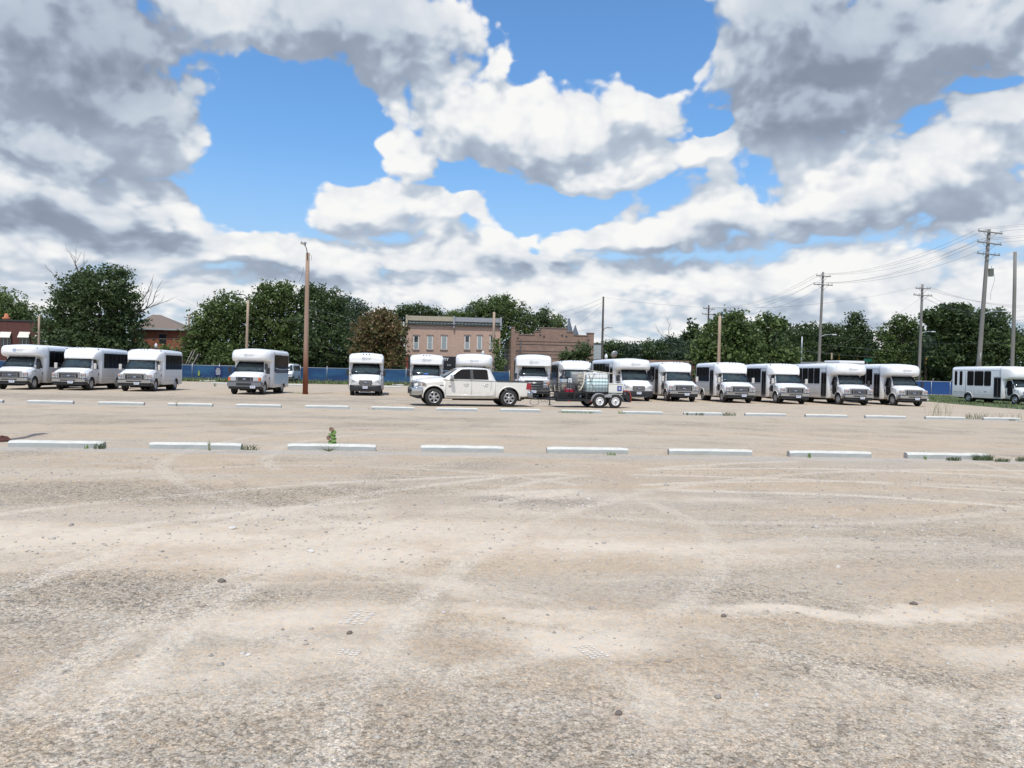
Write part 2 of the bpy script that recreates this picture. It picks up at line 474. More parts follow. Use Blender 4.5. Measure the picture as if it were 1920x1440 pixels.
        ly = 1.12; lz = 2.64
    elif cap == 'shade':     # flat-fronted overhang with a crowned top
        k.loft([rrect(1.0, 2.16, zt - .30, .05, .12, .98, .06), rrect(hwb - .08, 2.12, zt - .20, .06, .20, 1.04, .08), rrect(hwb - .02, 2.08, zt - .06, .06, .22, 1.25, .08),
                rrect(hwb, 2.06, zt - .01, .06, .22, 1.6, ch), rrect(hwb + .006, 2.0, zt + .008, .05, .24, yb + .12, ch)])
        ly = 1.10; lz = zt - .10
    else:                    # tall plain visor
        k.loft([rrect(hwb - .12, 2.20, zt - .26, .03, .10, .88, .05), rrect(hwb - .05, 2.17, zt - .16, .04, .18, .93, .07), rrect(hwb - .01, 2.17, zt - .05, .04, .22, 1.20, ch),
                rrect(hwb + .006, 2.12, zt + .008, .04, .22, 1.7, ch), rrect(hwb + .006, 2.05, zt + .008, .04, .22, yb + .12, ch)])
        ly = 1.06; lz = zt - .12
    capo = k.build('front_cap', 'white_roof', t)
    ro = MB(); ro.loft([[Vector((p.x * 1.0, p.y, p.z + .006)) for p in rrect(hwb - .12, zt - .04, zt + .0, .01, .03, yv, ch)] for yv in (yb + .3, L - .2)])
    ro.build('roof_skin', 'white_roof', t)
    for s, x in ((-1, -.20), (0, 0), (1, .20)):
        p = MB(); p.box(-.042, .042, -.05, .03, -.018, .022); p.build('marker_light', 'dark_trim', capo, (x, ly + .02, lz + (.07 if cap != 'bulb' else .06)), bevel=.01)
    for s in (-1, 1):
        p = MB(); p.box(-.04, .04, -.04, .04, -.03, .03); p.build('marker_light', 'dark_trim', capo, (s * (hwb - .19), ly + .06 + (.15 if cap == 'slope' else 0), lz - .06 + (.03 if cap == 'slope' else 0)), bevel=.01)
    if has_logo:
        yl = {'bulb': .925, 'shade': .99, 'visor': .885, 'slope': 1.5}[cap]
        logo(capo, -.18, yl - .03, {'bulb': 2.42, 'shade': 2.42, 'visor': 2.42, 'slope': 2.35}[cap], 1.0, faint=has_logo == 'faint')
    # --- nose
    if nose == 'new':
        gr = MB()
        gr.box(-.56, .56, .075, .14, .74, 1.11, 1)
        gr.box(-.66, .66, .04, .12, 1.07, 1.145); gr.box(-.60, .60, .045, .12, .745, .775)
        for sx in (-1, 1): gr.box(sx * .575 - .055, sx * .575 + .055, .05, .12, .76, 1.08)
        for sx in (-1, 1): gr.box(sx * .50 - .055, sx * .50 + .055, .025, .05, .78, 1.05, 1)
        for z in (.815, .905, .995): gr.box(-.42, .42, .035, .08, z, z + .028)
        for sx in (-1, 1): gr.box(sx * .425 - .012, sx * .425 + .012, .035, .08, .78, 1.05)
        grille = gr.build('grille', ['chrome', 'black_plastic'], t, bevel=.008)
        emblem(grille, 0, .026, .905, 1.15)
        for sx in (-1, 1):
            h = MB(); h.prism([(sx * .66, .76), (sx * .97, .78), (sx * .985, 1.08), (sx * .66, 1.08)], .06, .2, 'y')
            h.box(sx * .82 - .13, sx * .82 + .13, .045, .07, .90, .93, 1)
            hl = h.build('headlight', ['lamp_glass', 'dull_chrome'], t, bevel=.012)
            a = MB(); a.box(sx * .90 - .055, sx * .90 + .055, .05, .13, .96, 1.01); a.build('turn_signal', 'amber_lens', hl)
            a = MB(); a.lathe([(.05, .048), (.06, .056), (.05, .07)], 'y', (sx * .76, 0, .99), 12); a.lathe([(.055, .048), (.06, .056), (.05, .07)], 'y', (sx * .78, 0, .84), 12)
            a.build('lamp_reflector', 'chrome', hl)
        bz = (.54, .72)
    elif nose == 'old':
        gr = MB(); gr.box(-.50, .50, .075, .14, .84, 1.06, 1)
        gr.prism([(-.52, 1.055), (.52, 1.055), (.50, 1.08), (-.50, 1.08)], .05, .12); gr.box(-.46, .46, .055, .12, .825, .85)
        for sx in (-1, 1): gr.box(sx * .40 - .02, sx * .40 + .02, .05, .12, .84, 1.06)
        gr.box(-.40, .40, .05, .08, .925, .955, 2)
        for z in (.885, .99): gr.box(-.38, .38, .06, .08, z, z + .014, 2)
        grille = gr.build('grille', ['dull_chrome', 'black_plastic', 'dark_trim'], t, bevel=.006)
        emblem(grille, 0, .04, .945, .9)
        for sx in (-1, 1):
            h = MB(); h.prism([(sx * .52, .84), (sx * .84, .84), (sx * .84, 1.07), (sx * .56, 1.07)], .065, .2, 'y')
            hl = h.build('headlight', ['lamp_glass'], t, bevel=.012)
            a = MB(); a.prism([(sx * .845, .84), (sx * .975, .85), (sx * .965, 1.07), (sx * .845, 1.07)], .07, .22, 'y'); a.build('turn_signal', 'amber_lens', hl)
        bz = (.50, .76)
    elif nose == 'heavy':
        gr = MB(); gr.box(-.88, .88, .07, .14, .72, 1.24, 1)
        gr.box(-.90, .90, .035, .12, 1.04, 1.10); gr.box(-.90, .90, .035, .12, .86, .92)
        gr.box(-.90, .90, .05, .12, .72, .76); gr.box(-.9, .9, .06, .12, 1.2, 1.24)
        for sx in (-1, 1): gr.box(sx * .60 - .02, sx * .60 + .02, .05, .09, .74, 1.22)
        grille = gr.build('grille', ['chrome', 'black_plastic'], t, bevel=.008)
        e = MB(); e.prism([(-.15, -.012), (-.05, -.03), (-.05, -.05), (.05, -.05), (.05, -.03), (.15, -.012), (.13, .03), (.05, .03), (.05, .05), (-.05, .05), (-.05, .03), (-.13, .03)], -.02, .01)
        e.build('emblem', 'white_rim', grille, (0, .03, 1.07))
        for sx in (-1, 1):
            h = MB(); h.prism([(sx * .62, .78), (sx * .97, .80), (sx * .985, 1.20), (sx * .62, 1.20)], .06, .2, 'y')
            hl = h.build('headlight', 'lamp_glass', t, bevel=.012)
            a = MB(); a.box(sx * .93 - .04, sx * .93 + .04, .05, .13, .84, 1.16); a.build('turn_signal', 'amber_lens', hl)
        bz = (.52, .70)
    else:
        gr = MB(); hexa = [(-.30, .66), (.30, .66), (.44, .80), (.37, .99), (-.37, .99), (-.44, .80)]
        gr.prism([(x * 1.06, .825 + (z - .825) * 1.1) for x, z in hexa], .02, .10)
        gr.prism(hexa, .0, .05, mi=1)
        for z, w in ((.70, .33), (.765, .38), (.83, .40), (.895, .37), (.955, .35)): gr.box(-w, w, -.018, .03, z - .012, z + .014)
        for i, p in enumerate(gr.v): gr.v[i] = (p[0], p[1] + .15 * abs(p[0]) * abs(p[0]) / .2 * .2, p[2])
        grille = gr.build('grille', ['chrome', 'black_plastic'], t)
        emblem(grille, 0, -.03, .86, 1.1)
        for sx in (-1, 1):
            h = MB(); h.prism([(sx * .56, .86), (sx * .84, .80), (sx * .93, .88), (sx * .955, 1.10), (sx * .84, 1.06), (sx * .62, .97)], .035, .30, 'y')
            hl = h.build('headlight', 'lamp_glass', t, bevel=.02)
            a = MB(); a.lathe([(.045, .02), (.06, .03), (.05, .05)], 'y', (sx * .80, 0, .94), 12); a.build('lamp_reflector', 'chrome', hl)
        b2 = MB(); b2.loft([rrect(.62, .34, .62, .05, .05, -.10), rrect(.86, .30, .68, .06, .06, -.02), rrect(.98, .28, .70, .06, .06, .12), rrect(1.01, .28, .70, .05, .05, .42)])
        bp = b2.build('bumper', 'black_plastic', t)
        b3 = MB(); b3.box(-.45, .45, -.112, -.09, .36, .44); b3.box(-.55, .55, -.105, -.08, .29, .31, 1); b3.build('bumper_intake', ['underbody', 'dull_chrome'], bp)
        plate(bp, -.02, -.118, .55)
        for sx in (-1, 1):
            p = MB(); p.box(sx * .36 - .20, sx * .36 + .20, .50, .56, 1.285, 1.30); p.build('hood_vent', 'black_plastic', t, (0, .14, .035), (R(20) * 0, 0, 0))
        bz = None
    if bz:
        b2 = MB()
        b2.loft([rrect(.93, bz[0], bz[1], .03, .03, -.06), rrect(1.0, bz[0], bz[1], .03, .03, -.02), rrect(1.04, bz[0] + .01, bz[1], .03, .03, .10), rrect(1.04, bz[0] + .03, bz[1] - .01, .03, .03, .46)])
        b2.box(-.45, .45, -.068, -.05, bz[0] + .05, bz[1] - .05, 1); b2.box(-.98, .98, .0, .30, bz[1] - .002, bz[1] + .028, 1)
        bp = b2.build('bumper', ['chrome' if nose != 'old' else 'dull_chrome', 'black_plastic'], t)
        b3 = MB(); b3.loft([rrect(.88, .36, bz[0], .04, .02, .0), rrect(.96, .34, bz[0], .04, .02, .08), rrect(.98, .34, bz[0], .04, .02, .45)]); b3.build('air_dam', 'black_plastic', bp)
        plate(bp, {'new': .17, 'old': .55, 'heavy': .0}[nose], -.078 if nose != 'old' else -.078, bz[0] - .02)
    # --- cab doors, windows and mirrors
    for s in (-1, 1):
        zw0, zw1 = 1.34, 1.93
        if nose == 'van': zw0, zw1 = 1.30, 1.96
        def XS(z):
            hb, ht, z0_, z1_ = 1.0, (.84 if nose == 'van' else .81), 1.30, (2.0 if nose != 'heavy' else 2.05)
            return s * (hb + (ht - hb) * max(0, (z - z0_) / (z1_ - z0_)) + .016)
        y0 = 1.12
        poly = [(y0, zw0), (y0 + .12, zw0 + .24), (y0 + .40, zw1), (1.86, zw1), (1.90, zw1 - .08), (1.90, zw0)]
        wpts = [(XS(z), y, z) for y, z in poly]
        if s > 0: wpts = wpts[::1]
        p = MB(); p.panel(wpts if s < 0 else wpts[::-1], .008)
        dr = MB(); dr.box(-.004, .004, 1.08, 1.095, .55, 1.32); dr.box(-.004, .004, 1.96, 1.975, .50, 1.9); dr.box(-.004, .004, 1.08, 1.97, .53, .545)
        dd = dr.build('door_gap', 'line_dark', cab, (s * 1.0, 0, 0))
        p.build('door_window', 'tinted_glass', cab)
        hd = MB(); hd.box(-.015, .015, -.03, .03, -.08, .08); hd.build('door_handle', 'black_plastic', cab, (s * 1.01, 1.88, 1.0), bevel=.01)
        if nose in ('new', 'old'):
            bd = MB(); bd.box(-.006, .006, -.07, .07, -.018, .018); bd.build('side_badge', 'dark_trim', cab, (s * 1.004, .98, 1.14))
        mirror(t, s, s * .98, .98 if nose != 'van' else 1.0, 1.52 if mirrors == 'white' else 1.48, 'white_paint' if mirrors == 'white' else 'black_plastic', h=.36 if mirrors == 'white' else .40)
    # kerb-side lower lookout pane
    if lens:
        p = MB(); p.prism([(1.14, .82), (1.25, .70), (1.62, .70), (1.72, .86), (1.72, 1.55), (1.60, 1.78), (1.45, 1.82), (1.2, 1.4)], -1.02, -1.003, 'x'); p.build('lookout_pane', 'tinted_glass', cab)
    else:
        side_pane(cab, 'lookout_pane', -1, -1.0, 1.30, 1.78, .80, 1.22, .05)
    # --- body side windows and door
    zw0, zw1 = 1.40, zt - .30
    dy0 = yb + .10; dy1 = dy0 + .78
    for s in (-1, 1):
        start = (dy1 + .18) if s < 0 else yb + .30
        if windows == 'panel':
            end = L - .22
            side_pane(t, 'side_window', s, s * hwb, start, end, zw0, zw1, .05)
            n = max(2, int((end - start) / .62)); p = MB()
            for q in range(1, n):
                yy = start + (end - start) * q / n
                p.box(-.006, .006, yy - .012, yy + .012, zw0, zw1)
                p.add([(s * .004, yy - .05, zw1 + .02), (s * .004, yy + .05, zw1 + .02), (s * .004, yy, zw1 - .06)], [(0, 1, 2)]); 
            p.build('window_divider', 'black_plastic', t, (s * (hwb + .012), 0, 0))
        elif windows == 'last' and s < 0:
            for ya, yb2 in ((3.2, 3.93), (4.0, 5.0), (5.07, 5.8), (6.35, 6.68), (6.95, 7.26)): side_pane(t, 'side_window', s, s * hwb, ya, yb2, zw0 + .05, zw1 - .05, .10)
            em = MB(); em.box(-hwb - .012, -hwb + .01, 5.95, 5.975, .8, 2.6); em.box(-hwb - .012, -hwb + .01, 5.95, 7.4, .84, .86); em.build('panel_seam', 'line_dark', body)
            em = MB(); em.lathe([(.001, -.012), (.10, -.012), (.10, .0)], 'x', (-hwb, 3.75, 1.0), 12); em.build('side_emblem', 'logo_grey', body)
        else:
            end = L - .55 if s < 0 else L - .35
            n = max(2, int((end - start) / .80)); wd = (end - start) / n
            for q in range(n): side_pane(t, 'side_window', s, s * hwb, start + q * wd + .03, start + (q + 1) * wd - .03, zw0, zw1, .08)
    d_ = MB(); xs = -hwb
    d_.box(xs - .018, xs + .03, dy0, dy1, .40, 2.24)
    dor = d_.build('entry_door', 'grey_alu', t, bevel=.01)
    for q in (0, 1):
        side_pane(dor, 'door_pane', -1, xs - .018, dy0 + .05 + q * .375, dy0 + .34 + q * .375, .55, 2.14, .03, 'tinted_glass')
    sl = MB(); sl.box(xs - .036, xs - .02, (dy0 + dy1) / 2 - .012, (dy0 + dy1) / 2 + .012, .42, 2.22); sl.build('door_seal', 'black_plastic', dor)
    # --- chassis and wheels
    ub = MB(); ub.box(-.75, .75, .5, L - .3, .30, .46); ub.box(-.35, .35, .30, 1.2, .24, .40); ub.tube([(.5, 1.5, .25), (.5, L - .6, .25)], .05, 8); ub.box(-.9, .9, L - .12, L + .06, .38, .50)
    ub.tube([(-.8, ry_, .38), (.8, ry_, .38)], .07, 8); ub.tube([(-.8, fy, .38), (.8, fy, .38)], .05, 8)
    ub.build('underframe', 'underbody', t)
    for s in (-1, 1):
        put_wheel('bus', t, s, s * .87, fy, .385)
        put_wheel('bus', t, s, s * (hwb - .16), ry_, .385); put_wheel('bus', t, -s, s * (hwb - .46), ry_, .385)
    for s in (-1, 1):
        tl = MB(); tl.box(-.04, .04, 0, .03, -.14, .14); tl.build('tail_light', 'red_lens', body, (s * (hwb - .14), L - .012, 1.05))
    return t

# ------------------------------------------------------------------ passenger van
def passenger_van(label, loc, rz):
    t = thing('passenger_van', label, 'van', loc, rz)
    c = MB(); L = 5.6
    c.loft([cabring(.05, .90, .48, .95, .84, 1.02, .05, .0), cabring(.15, .97, .42, 1.02, .88, 1.12, .08, .02), cabring(.70, 1.0, .40, 1.18, .92, 1.30, .10, .03), cabring(1.30, 1.0, .40, 1.28, .82, 2.02, .14, .05),
            cabring(1.9, 1.0, .40, 1.28, .84, 2.08, .14, .06), cabring(L - .15, 1.0, .42, 1.28, .84, 2.08, .14, .05), cabring(L, .96, .48, 1.25, .78, 2.0, .14, .03)])
    body = c.build('body', 'white_paint', t)
    cuts = []
    for y in (.85, 4.3):
        for s in (-1, 1): cuts.append(cyl_cut(s * 1.0, y, .38, .45, .5))
    carve(body, cuts)
    g = MB(); curved_glass(g, .72, 1.32, .90, 1.27, 1.97, .76, .04); g.build('windscreen', 'windscreen_glass', t)
    for s in (-1, 1):
        def XS(z): return s * (1.0 - .16 * max(0, (z - 1.28) / .8) + .012)
        for y0, y1, k in ((.95, 1.75, .34), (1.92, 3.15, 0), (3.22, 4.3, 0), (4.37, 5.3, 0)):
            pts = [(y0, 1.34), (y0 + k, 1.86), (y1, 1.86), (y1, 1.34)]
            pts = [(XS(z), y, z) for y, z in pts]
            p = MB(); p.panel(pts if s < 0 else pts[::-1], .008); p.build('side_window', 'tinted_glass', t)
        mirror(t, s, s * .95, 1.0, 1.45, 'black_plastic', .15, .22)
        for y in (.85, 4.3): put_wheel('van', t, s, s * .88, y, .37)
        h = MB(); h.box(s * .74 - .18, s * .74 + .18, .03, .12, .82, .98); h.build('headlight', 'lamp_glass', t, bevel=.01)
        dr = MB(); dr.box(-.004, .004, 1.80, 1.815, .5, 1.9); dr.box(-.004, .004, .92, .935, .7, 1.3); dr.build('door_gap', 'line_dark', body, (s * 1.0, 0, 0))
    gr = MB(); gr.box(-.55, .55, .02, .12, .80, .99); gr.box(-.60, .60, .015, .1, .885, .905, 1); gr.build('grille', ['black_plastic', 'chrome'], t)
    b = MB(); b.loft([rrect(.92, .50, .68, .03, .03, -.07), rrect(1.0, .50, .68, .03, .03, -.01), rrect(1.02, .5, .68, .03, .03, .3)]); bp = b.build('bumper', 'dark_trim', t)
    b = MB(); b.box(-.45, .45, -.085, -.06, .60, .66); b.build('bumper_strip', 'red_lens', bp)
    u = MB(); u.box(-.8, .8, .3, L - .2, .28, .46); u.build('underframe', 'underbody', t)
    return t

# ------------------------------------------------------------------ pickup
def pickup(loc, rz):
    t = thing('pickup_truck', 'cream white crew cab pickup truck towing the tank trailer, seen from its side', 'pickup truck', loc, rz)
    L = 5.93
    def low(y, hw, z0, zs, zt, hwt, cr): return cabring(y, hw, z0, zs, hwt, zt, .07, cr)
    c = MB()
    c.loft([low(.10, .80, .72, 1.02, 1.12, .72, .0), low(.18, .90, .66, 1.08, 1.20, .80, .03), low(.40, .97, .58, 1.12, 1.26, .86, .06), low(.9, 1.0, .45, 1.14, 1.32, .88, .08), low(1.50, 1.0, .38, 1.22, 1.40, .90, .05), low(1.62, 1.0, .38, 1.24, 1.34, .92, .0),
            low(4.05, 1.0, .40, 1.22, 1.31, .93, .0), low(4.10, 1.0, .42, 1.20, 1.28, .95, .0), low(5.70, 1.0, .50, 1.18, 1.27, .95, .0), low(5.86, .98, .55, 1.16, 1.26, .93, .0), low(5.90, .93, .60, 1.1, 1.2, .88, .0)])
    body = c.build('body', 'cream_paint', t)
    cuts = []
    FY, RY = 1.05, 4.79
    for y in (FY, RY):
        for s in (-1, 1): cuts.append(cyl_cut(s * 1.0, y, .45, .53, .62))
    cuts.append(MB().box(-.80, .80, 4.22, 5.78, .80, 1.6))
    carve(body, cuts)
    # cab greenhouse
    g = MB()
    def gh(y, hwb, hwt, zb, zt, cr=.03): return cabring(y, hwb, zb - .1, zb, hwt, zt, .09, cr)
    def ghr(yb_, yt_, hb, ht, zb, zt, cr):
        r = gh(0, hb, ht, zb, zt, cr)
        return [Vector((p.x, yb_ + (yt_ - yb_) * max(0, min(1, (p.z - zb) / (zt - zb))), p.z)) for p in r]
    g.loft([ghr(1.50, 2.22, .965, .76, 1.33, 1.84, .03), ghr(1.95, 2.45, .985, .77, 1.33, 1.885, .03), ghr(2.9, 2.9, .99, .78, 1.32, 1.90, .035), ghr(3.8, 3.6, .985, .77, 1.30, 1.89, .03), ghr(4.12, 3.86, .95, .75, 1.27, 1.84, .02)])
    cabo = g.build('cab', 'cream_paint', t)
    # windscreen and rear glass
    w = MB(); curved_glass(w, 1.53, 1.385, .88, 2.20, 1.82, .70, .05, .02); w.build('windscreen', 'windscreen_glass', t)
    w = MB(); w.add([(-.80, 4.125, 1.34), (.80, 4.125, 1.34), (.66, 3.90, 1.80), (-.66, 3.90, 1.80), (-.80, 4.10, 1.34), (.80, 4.10, 1.34), (.66, 3.87, 1.80), (-.66, 3.87, 1.80)], [(0, 1, 2, 3), (4, 7, 6, 5), (0, 4, 5, 1), (1, 5, 6, 2), (2, 6, 7, 3), (3, 7, 4, 0)])
    w.build('rear_window', 'tinted_glass', t)
    for s in (-1, 1):
        def XS(z): return s * (.99 + (.785 - .99) * max(0, (z - 1.33) / (1.86 - 1.33)) + .014)
        def pn(poly, name, m='tinted_glass', th=.008):
            pts = [(XS(z), y, z) for y, z in poly]
            p = MB(); p.panel(pts if s < 0 else pts[::-1], th); return p.build(name, m, cabo)
        pn([(1.80, 1.345), (1.88, 1.44), (2.10, 1.62), (2.38, 1.80), (2.50, 1.825), (2.84, 1.835), (2.84, 1.345)], 'front_window')
        pn([(2.98, 1.345), (2.98, 1.835), (3.62, 1.83), (3.70, 1.79), (3.74, 1.345)], 'rear_side_window')
        pn([(2.845, 1.34), (2.845, 1.84), (2.975, 1.84), (2.975, 1.34)], 'window_pillar', 'dark_trim', .006)
        lines = MB()
        for y0, z0, y1, z1 in ((1.62, .48, 1.62, 1.30), (2.90, .46, 2.90, 1.32), (3.86, .80, 3.90, 1.30), (1.62, .48, 3.86, .48), (4.09, .46, 4.09, 1.27)):
            a = Vector((s * 1.0, y0, z0)); b = Vector((s * 1.0, y1, z1)); lines.tube([a, b], .007, 5)
        lines.build('door_gap', 'line_dark', body)
        rk = MB(); rk.loft([rrect(.035, .50, .58, .02, .02, 1.66, x0=s * .995), rrect(.035, .50, .58, .02, .02, 4.02, x0=s * .995)]); rk.build('rocker_ridge', 'cream_paint', body)
        for y in (2.62, 3.60):
            hd = MB(); hd.tube([(s * 1.0, y - .12, 1.10), (s * 1.045, y - .08, 1.095), (s * 1.045, y + .08, 1.095), (s * 1.0, y + .12, 1.10)], .014, 6); hd.build('door_handle', 'chrome', body)
        for y in (FY, RY): fl = MB(); fl.tube([(s * .99, y + .555 * math.cos(R(a)), .45 + .555 * math.sin(R(a))) for a in range(-8, 189, 12)], .036, 8); fl.build('wheel_arch', 'cream_paint', body)
        for y in (FY, RY): put_wheel('truck', t, s, s * .90, y, .43)
        h = MB(); h.loft([[Vector((s * x, y + e, z)) for x, y, z in ((.62, .085, .97), (.93, .13, .95), (1.018, .62, 1.0), (.985, .50, 1.19), (.90, .15, 1.21), (.62, .09, 1.18))] for e in (0, .06)])
        hl = h.build('headlight', 'lamp_dark', t)
        a = MB(); a.box(s * .995 - .02, s * .995 + .012, .50, .58, 1.02, 1.10); a.build('turn_signal', 'dull_amber', hl)
        a = MB(); a.box(s * .97 - .02, s * .97 + .02, .26, .40, 1.03, 1.14); a.build('lamp_reflector', 'chrome', hl)
        tl = MB(); tl.prism([(5.66, .88), (5.935, .88), (5.92, 1.20), (5.70, 1.20)], s * .90, s * 1.012, 'x'); tl.build('tail_light', 'red_lens', t, bevel=.012)
        m = MB(); m.loft([rrect(.12, -.09, .09, .05, .05, -.09), rrect(.14, -.11, .11, .05, .05, .02), rrect(.13, -.10, .10, .04, .04, .07)]); mo = m.build('mirror', 'chrome', t, (s * 1.16, 1.90, 1.42))
        m = MB(); m.tube([(-s * .20, .02, -.08), (-s * .04, .02, -.08)], .035, 6); m.build('mirror_arm', 'black_plastic', mo)
        bd = MB(); bd.box(-.004, .004, -.09, .09, -.02, .02); bd.build('fender_badge', 'dark_trim', body, (s * 1.003, 1.42, 1.02))
        bd = MB(); bd.prism([(-.06, .06), (-.02, -.07), (.02, -.03), (.06, -.07), (.10, .07), (.03, .03)], -.004, .004, 'x'); bd.build('door_badge', 'chrome', body, (s * 1.003, 1.80, .98))
        rl = MB(); rl.box(s * .93 - .055, s * .93 + .055, 4.14, 5.84, 1.262, 1.285); rl.build('bed_rail', 'black_plastic', t, bevel=.008)
    gd = MB(); gd.box(-.60, .60, .06, .16, .92, 1.16, 1); gd.box(-.62, .62, .04, .12, 1.13, 1.19); gd.box(-.03, .03, .035, .1, .92, 1.16); gd.box(-.62, .62, .04, .1, 1.03, 1.06)
    gd.build('grille', ['chrome', 'black_plastic'], t, bevel=.01)
    b = MB(); b.loft([rrect(.86, .56, .86, .05, .05, -.04), rrect(.97, .53, .90, .06, .05, .02), rrect(1.02, .50, .91, .06, .05, .22), rrect(1.03, .54, .90, .05, .05, .50)])
    bp = b.build('front_bumper', 'chrome', t)
    b = MB(); b.loft([rrect(.80, .42, .52, .02, .02, .06), rrect(.92, .36, .54, .02, .02, .25), rrect(.9, .34, .5, .02, .02, .6)]); b.build('air_dam', 'black_plastic', bp)
    b = MB(); b.loft([rrect(1.0, .48, .74, .05, .04, 5.74), rrect(1.01, .46, .75, .05, .04, 5.90), rrect(.98, .47, .75, .05, .04, 6.06)])
    b.build('rear_bumper', 'dull_chrome', t)
    p = MB(); p.box(-.35, .35, 6.0, 6.075, .60, .70); p.box(-.05, .05, 5.9, 6.3, .42, .50); p.build('hitch', 'black_plastic', t)
    plate(t, 0, 6.07, .62)
    tg = MB(); tg.box(-.86, .86, 5.88, 5.93, .78, 1.24); tg.box(-.2, .2, 5.925, 5.95, 1.02, 1.08, 1); tg.build('tailgate', ['cream_paint', 'chrome'], t, bevel=.01)
    u = MB(); u.box(-.85, .85, .5, 5.6, .36, .60); u.tube([(-.8, RY, .43), (.8, RY, .43)], .09, 8); u.tube([(-.8, FY, .43), (.8, FY, .43)], .05, 8); u.tube([(.7, 2.0, .34), (.7, 5.5, .34)], .045, 8)
    u.build('underframe', 'underbody', t)
    bl = MB(); bl.box(-.795, .795, 4.225, 5.775, .86, .90); bl.build('bed_liner', 'black_plastic', t)
    an = MB(); an.tube([(-.8, 1.3, 1.35), (-.8, 1.3, 1.75)], .006, 4); an.build('antenna', 'black_plastic', t)
    return t

# ------------------------------------------------------------------ tank trailer (local x runs from tongue to tail, near side is -y)
mat('black_steel', (.018, .018, .02), .45, var=.3, vscale=5)
mat('fender_grey', (.42, .43, .44), .4, metal=.3, var=.1)
mat('stainless', (.62, .60, .56), .25, metal=.95, var=.1, vscale=4)
mat('tank_plastic', (.62, .78, .78), .35, var=.04)
mat('tank_empty', (.84, .86, .83), .4, var=.04)
mat('cage_grey', (.40, .42, .42), .35, metal=.4)
mat('old_tank', (.45, .41, .34), .6, var=.2, vscale=3)
mat('box_cream', (.76, .75, .68), .5, var=.04)
mat('engine_red', (.60, .02, .06), .35)
mat('hose_cream', (.66, .60, .48), .6)
mat('sign_blue', (.03, .06, .30), .4)
mat('hose_red', (.40, .06, .04), .6)
mat('wood_light', (.5, .45, .36), .8, var=.2)
def tank_trailer(loc, rz):
    t = thing('utility_trailer', 'black tandem axle flatbed trailer hitched behind the cream pickup', 'trailer', loc, rz)
    X0, X1, HW = .08, 3.70, .80
    f = MB()
    for y in (-HW, HW):
        f.box(X0, X1, y - .04, y + .04, .36, .44); f.box(X0, X1, y - .03, y + .03, .74, .79)
        for x in (X0, .95, 1.6, 2.2, 3.6): f.box(x, x + .06, y - .025, y + .025, .44, .74)
    for x in (X0, 1.1, 1.9, 2.7, 3.62): f.box(x, x + .06, -HW, HW, .37, .43)
    f.box(X0, X1, -HW + .04, HW - .04, .63, .66); f.box(X0, 1.75, -HW + .1, HW - .1, .44, .5)
    for s in (-1, 1): f.tube([(X0 + .1, s * .6, .40), (-.55, 0, .40)], .045, 8)
    f.tube([(-.6, 0, .40), (-1.0, 0, .41)], .05, 8); f.box(-1.12, -.95, -.06, .06, .42, .50)
    f.build('frame', 'black_steel', t)
    j = MB(); j.tube([(-.15, -.28, .12), (-.15, -.28, .75)], .03, 8); j.box(-.22, -.08, -.35, -.21, .10, .13); j.tube([(-.15, -.28, .75), (-.15, -.45, .78)], .012, 6); j.build('jack', 'black_steel', t)
    cc = MB(); cc.tube([(-.9 + .0 + .24 * math.cos(R(a)), -.08, .24 + .17 * math.sin(R(a))) for a in range(60, 430, 20)], .013, 5)
    cc.tube([(-.6, -.06, .38), (-.5, -.08, .26), (-.35, -.06, .30), (-.25, -.05, .24), (-.1, -.06, .36)], .012, 5)
    cc.build('safety_chain', 'line_dark', t)
    for s in (-1, 1):
        m = MB(); w = .23; yc = s * (HW + .15)
        cx = (2.28, 3.13); rr = .42; prof = []
        for a in range(178, 62, -12): prof.append((cx[0] + rr * math.cos(R(a)), .35 + rr * math.sin(R(a))))
        prof += [(2.60, .64), (2.72, .60), (2.84, .64)]
        for a in range(118, 1, -12): prof.append((cx[1] + rr * math.cos(R(a)), .35 + rr * math.sin(R(a))))
        n = len(prof); inner = [(x, z - .02) for x, z in prof]
        vs = [(x, yc - w / 2, z) for x, z in prof] + [(x, yc + w / 2, z) for x, z in prof] + [(x, yc - w / 2, z) for x, z in inner] + [(x, yc + w / 2, z) for x, z in inner]
        fs = []
        for i in range(n - 1): fs += [(i, i + 1, i + 1 + n, i + n), (i + 2 * n, i + 3 * n, i + 1 + 3 * n, i + 1 + 2 * n), (i, i + 2 * n, i + 1 + 2 * n, i + 1), (i + n, i + 1 + n, i + 1 + 3 * n, i + 3 * n)]
        fs += [(0, n, 3 * n, 2 * n), (n - 1, 3 * n - 1, 4 * n - 1, 2 * n - 1)]
        m.add(vs, fs)
        lip = [(x, z - .05) for x, z in prof]
        o_ = len(m.v); yy = yc + s * w / 2
        m.add([(x, yy, z) for x, z in prof] + [(x, yy, z) for x, z in lip] + [(x, yy - s * .01, z) for x, z in prof] + [(x, yy - s * .01, z) for x, z in lip],
              [q for i in range(n - 1) for q in ((i, i + 1, i + 1 + n, i + n), (i + 2 * n, i + 3 * n, i + 3 * n + 1, i + 2 * n + 1), (i + n, i + n + 1, i + 3 * n + 1, i + 3 * n))])
        m.prism([(2.52, .56), (2.92, .56), (2.86, .70), (2.58, .70)], yc + s * .108, yc + s * .112, 'y')
        m.build('fender', 'fender_grey', t)
        for x in cx:
            tm, hm = WH['trailer']; w_ = link('wheel', tm, t, (x, s * (HW + .15), .35), (0, 0, R(-90) if s < 0 else R(90))); link('rim', hm, w_)
    ax = MB()
    for x in (2.28, 3.13): ax.tube([(x, -HW - .1, .35), (x, HW + .1, .35)], .04, 8)
    ax.build('axle', 'black_steel', t)
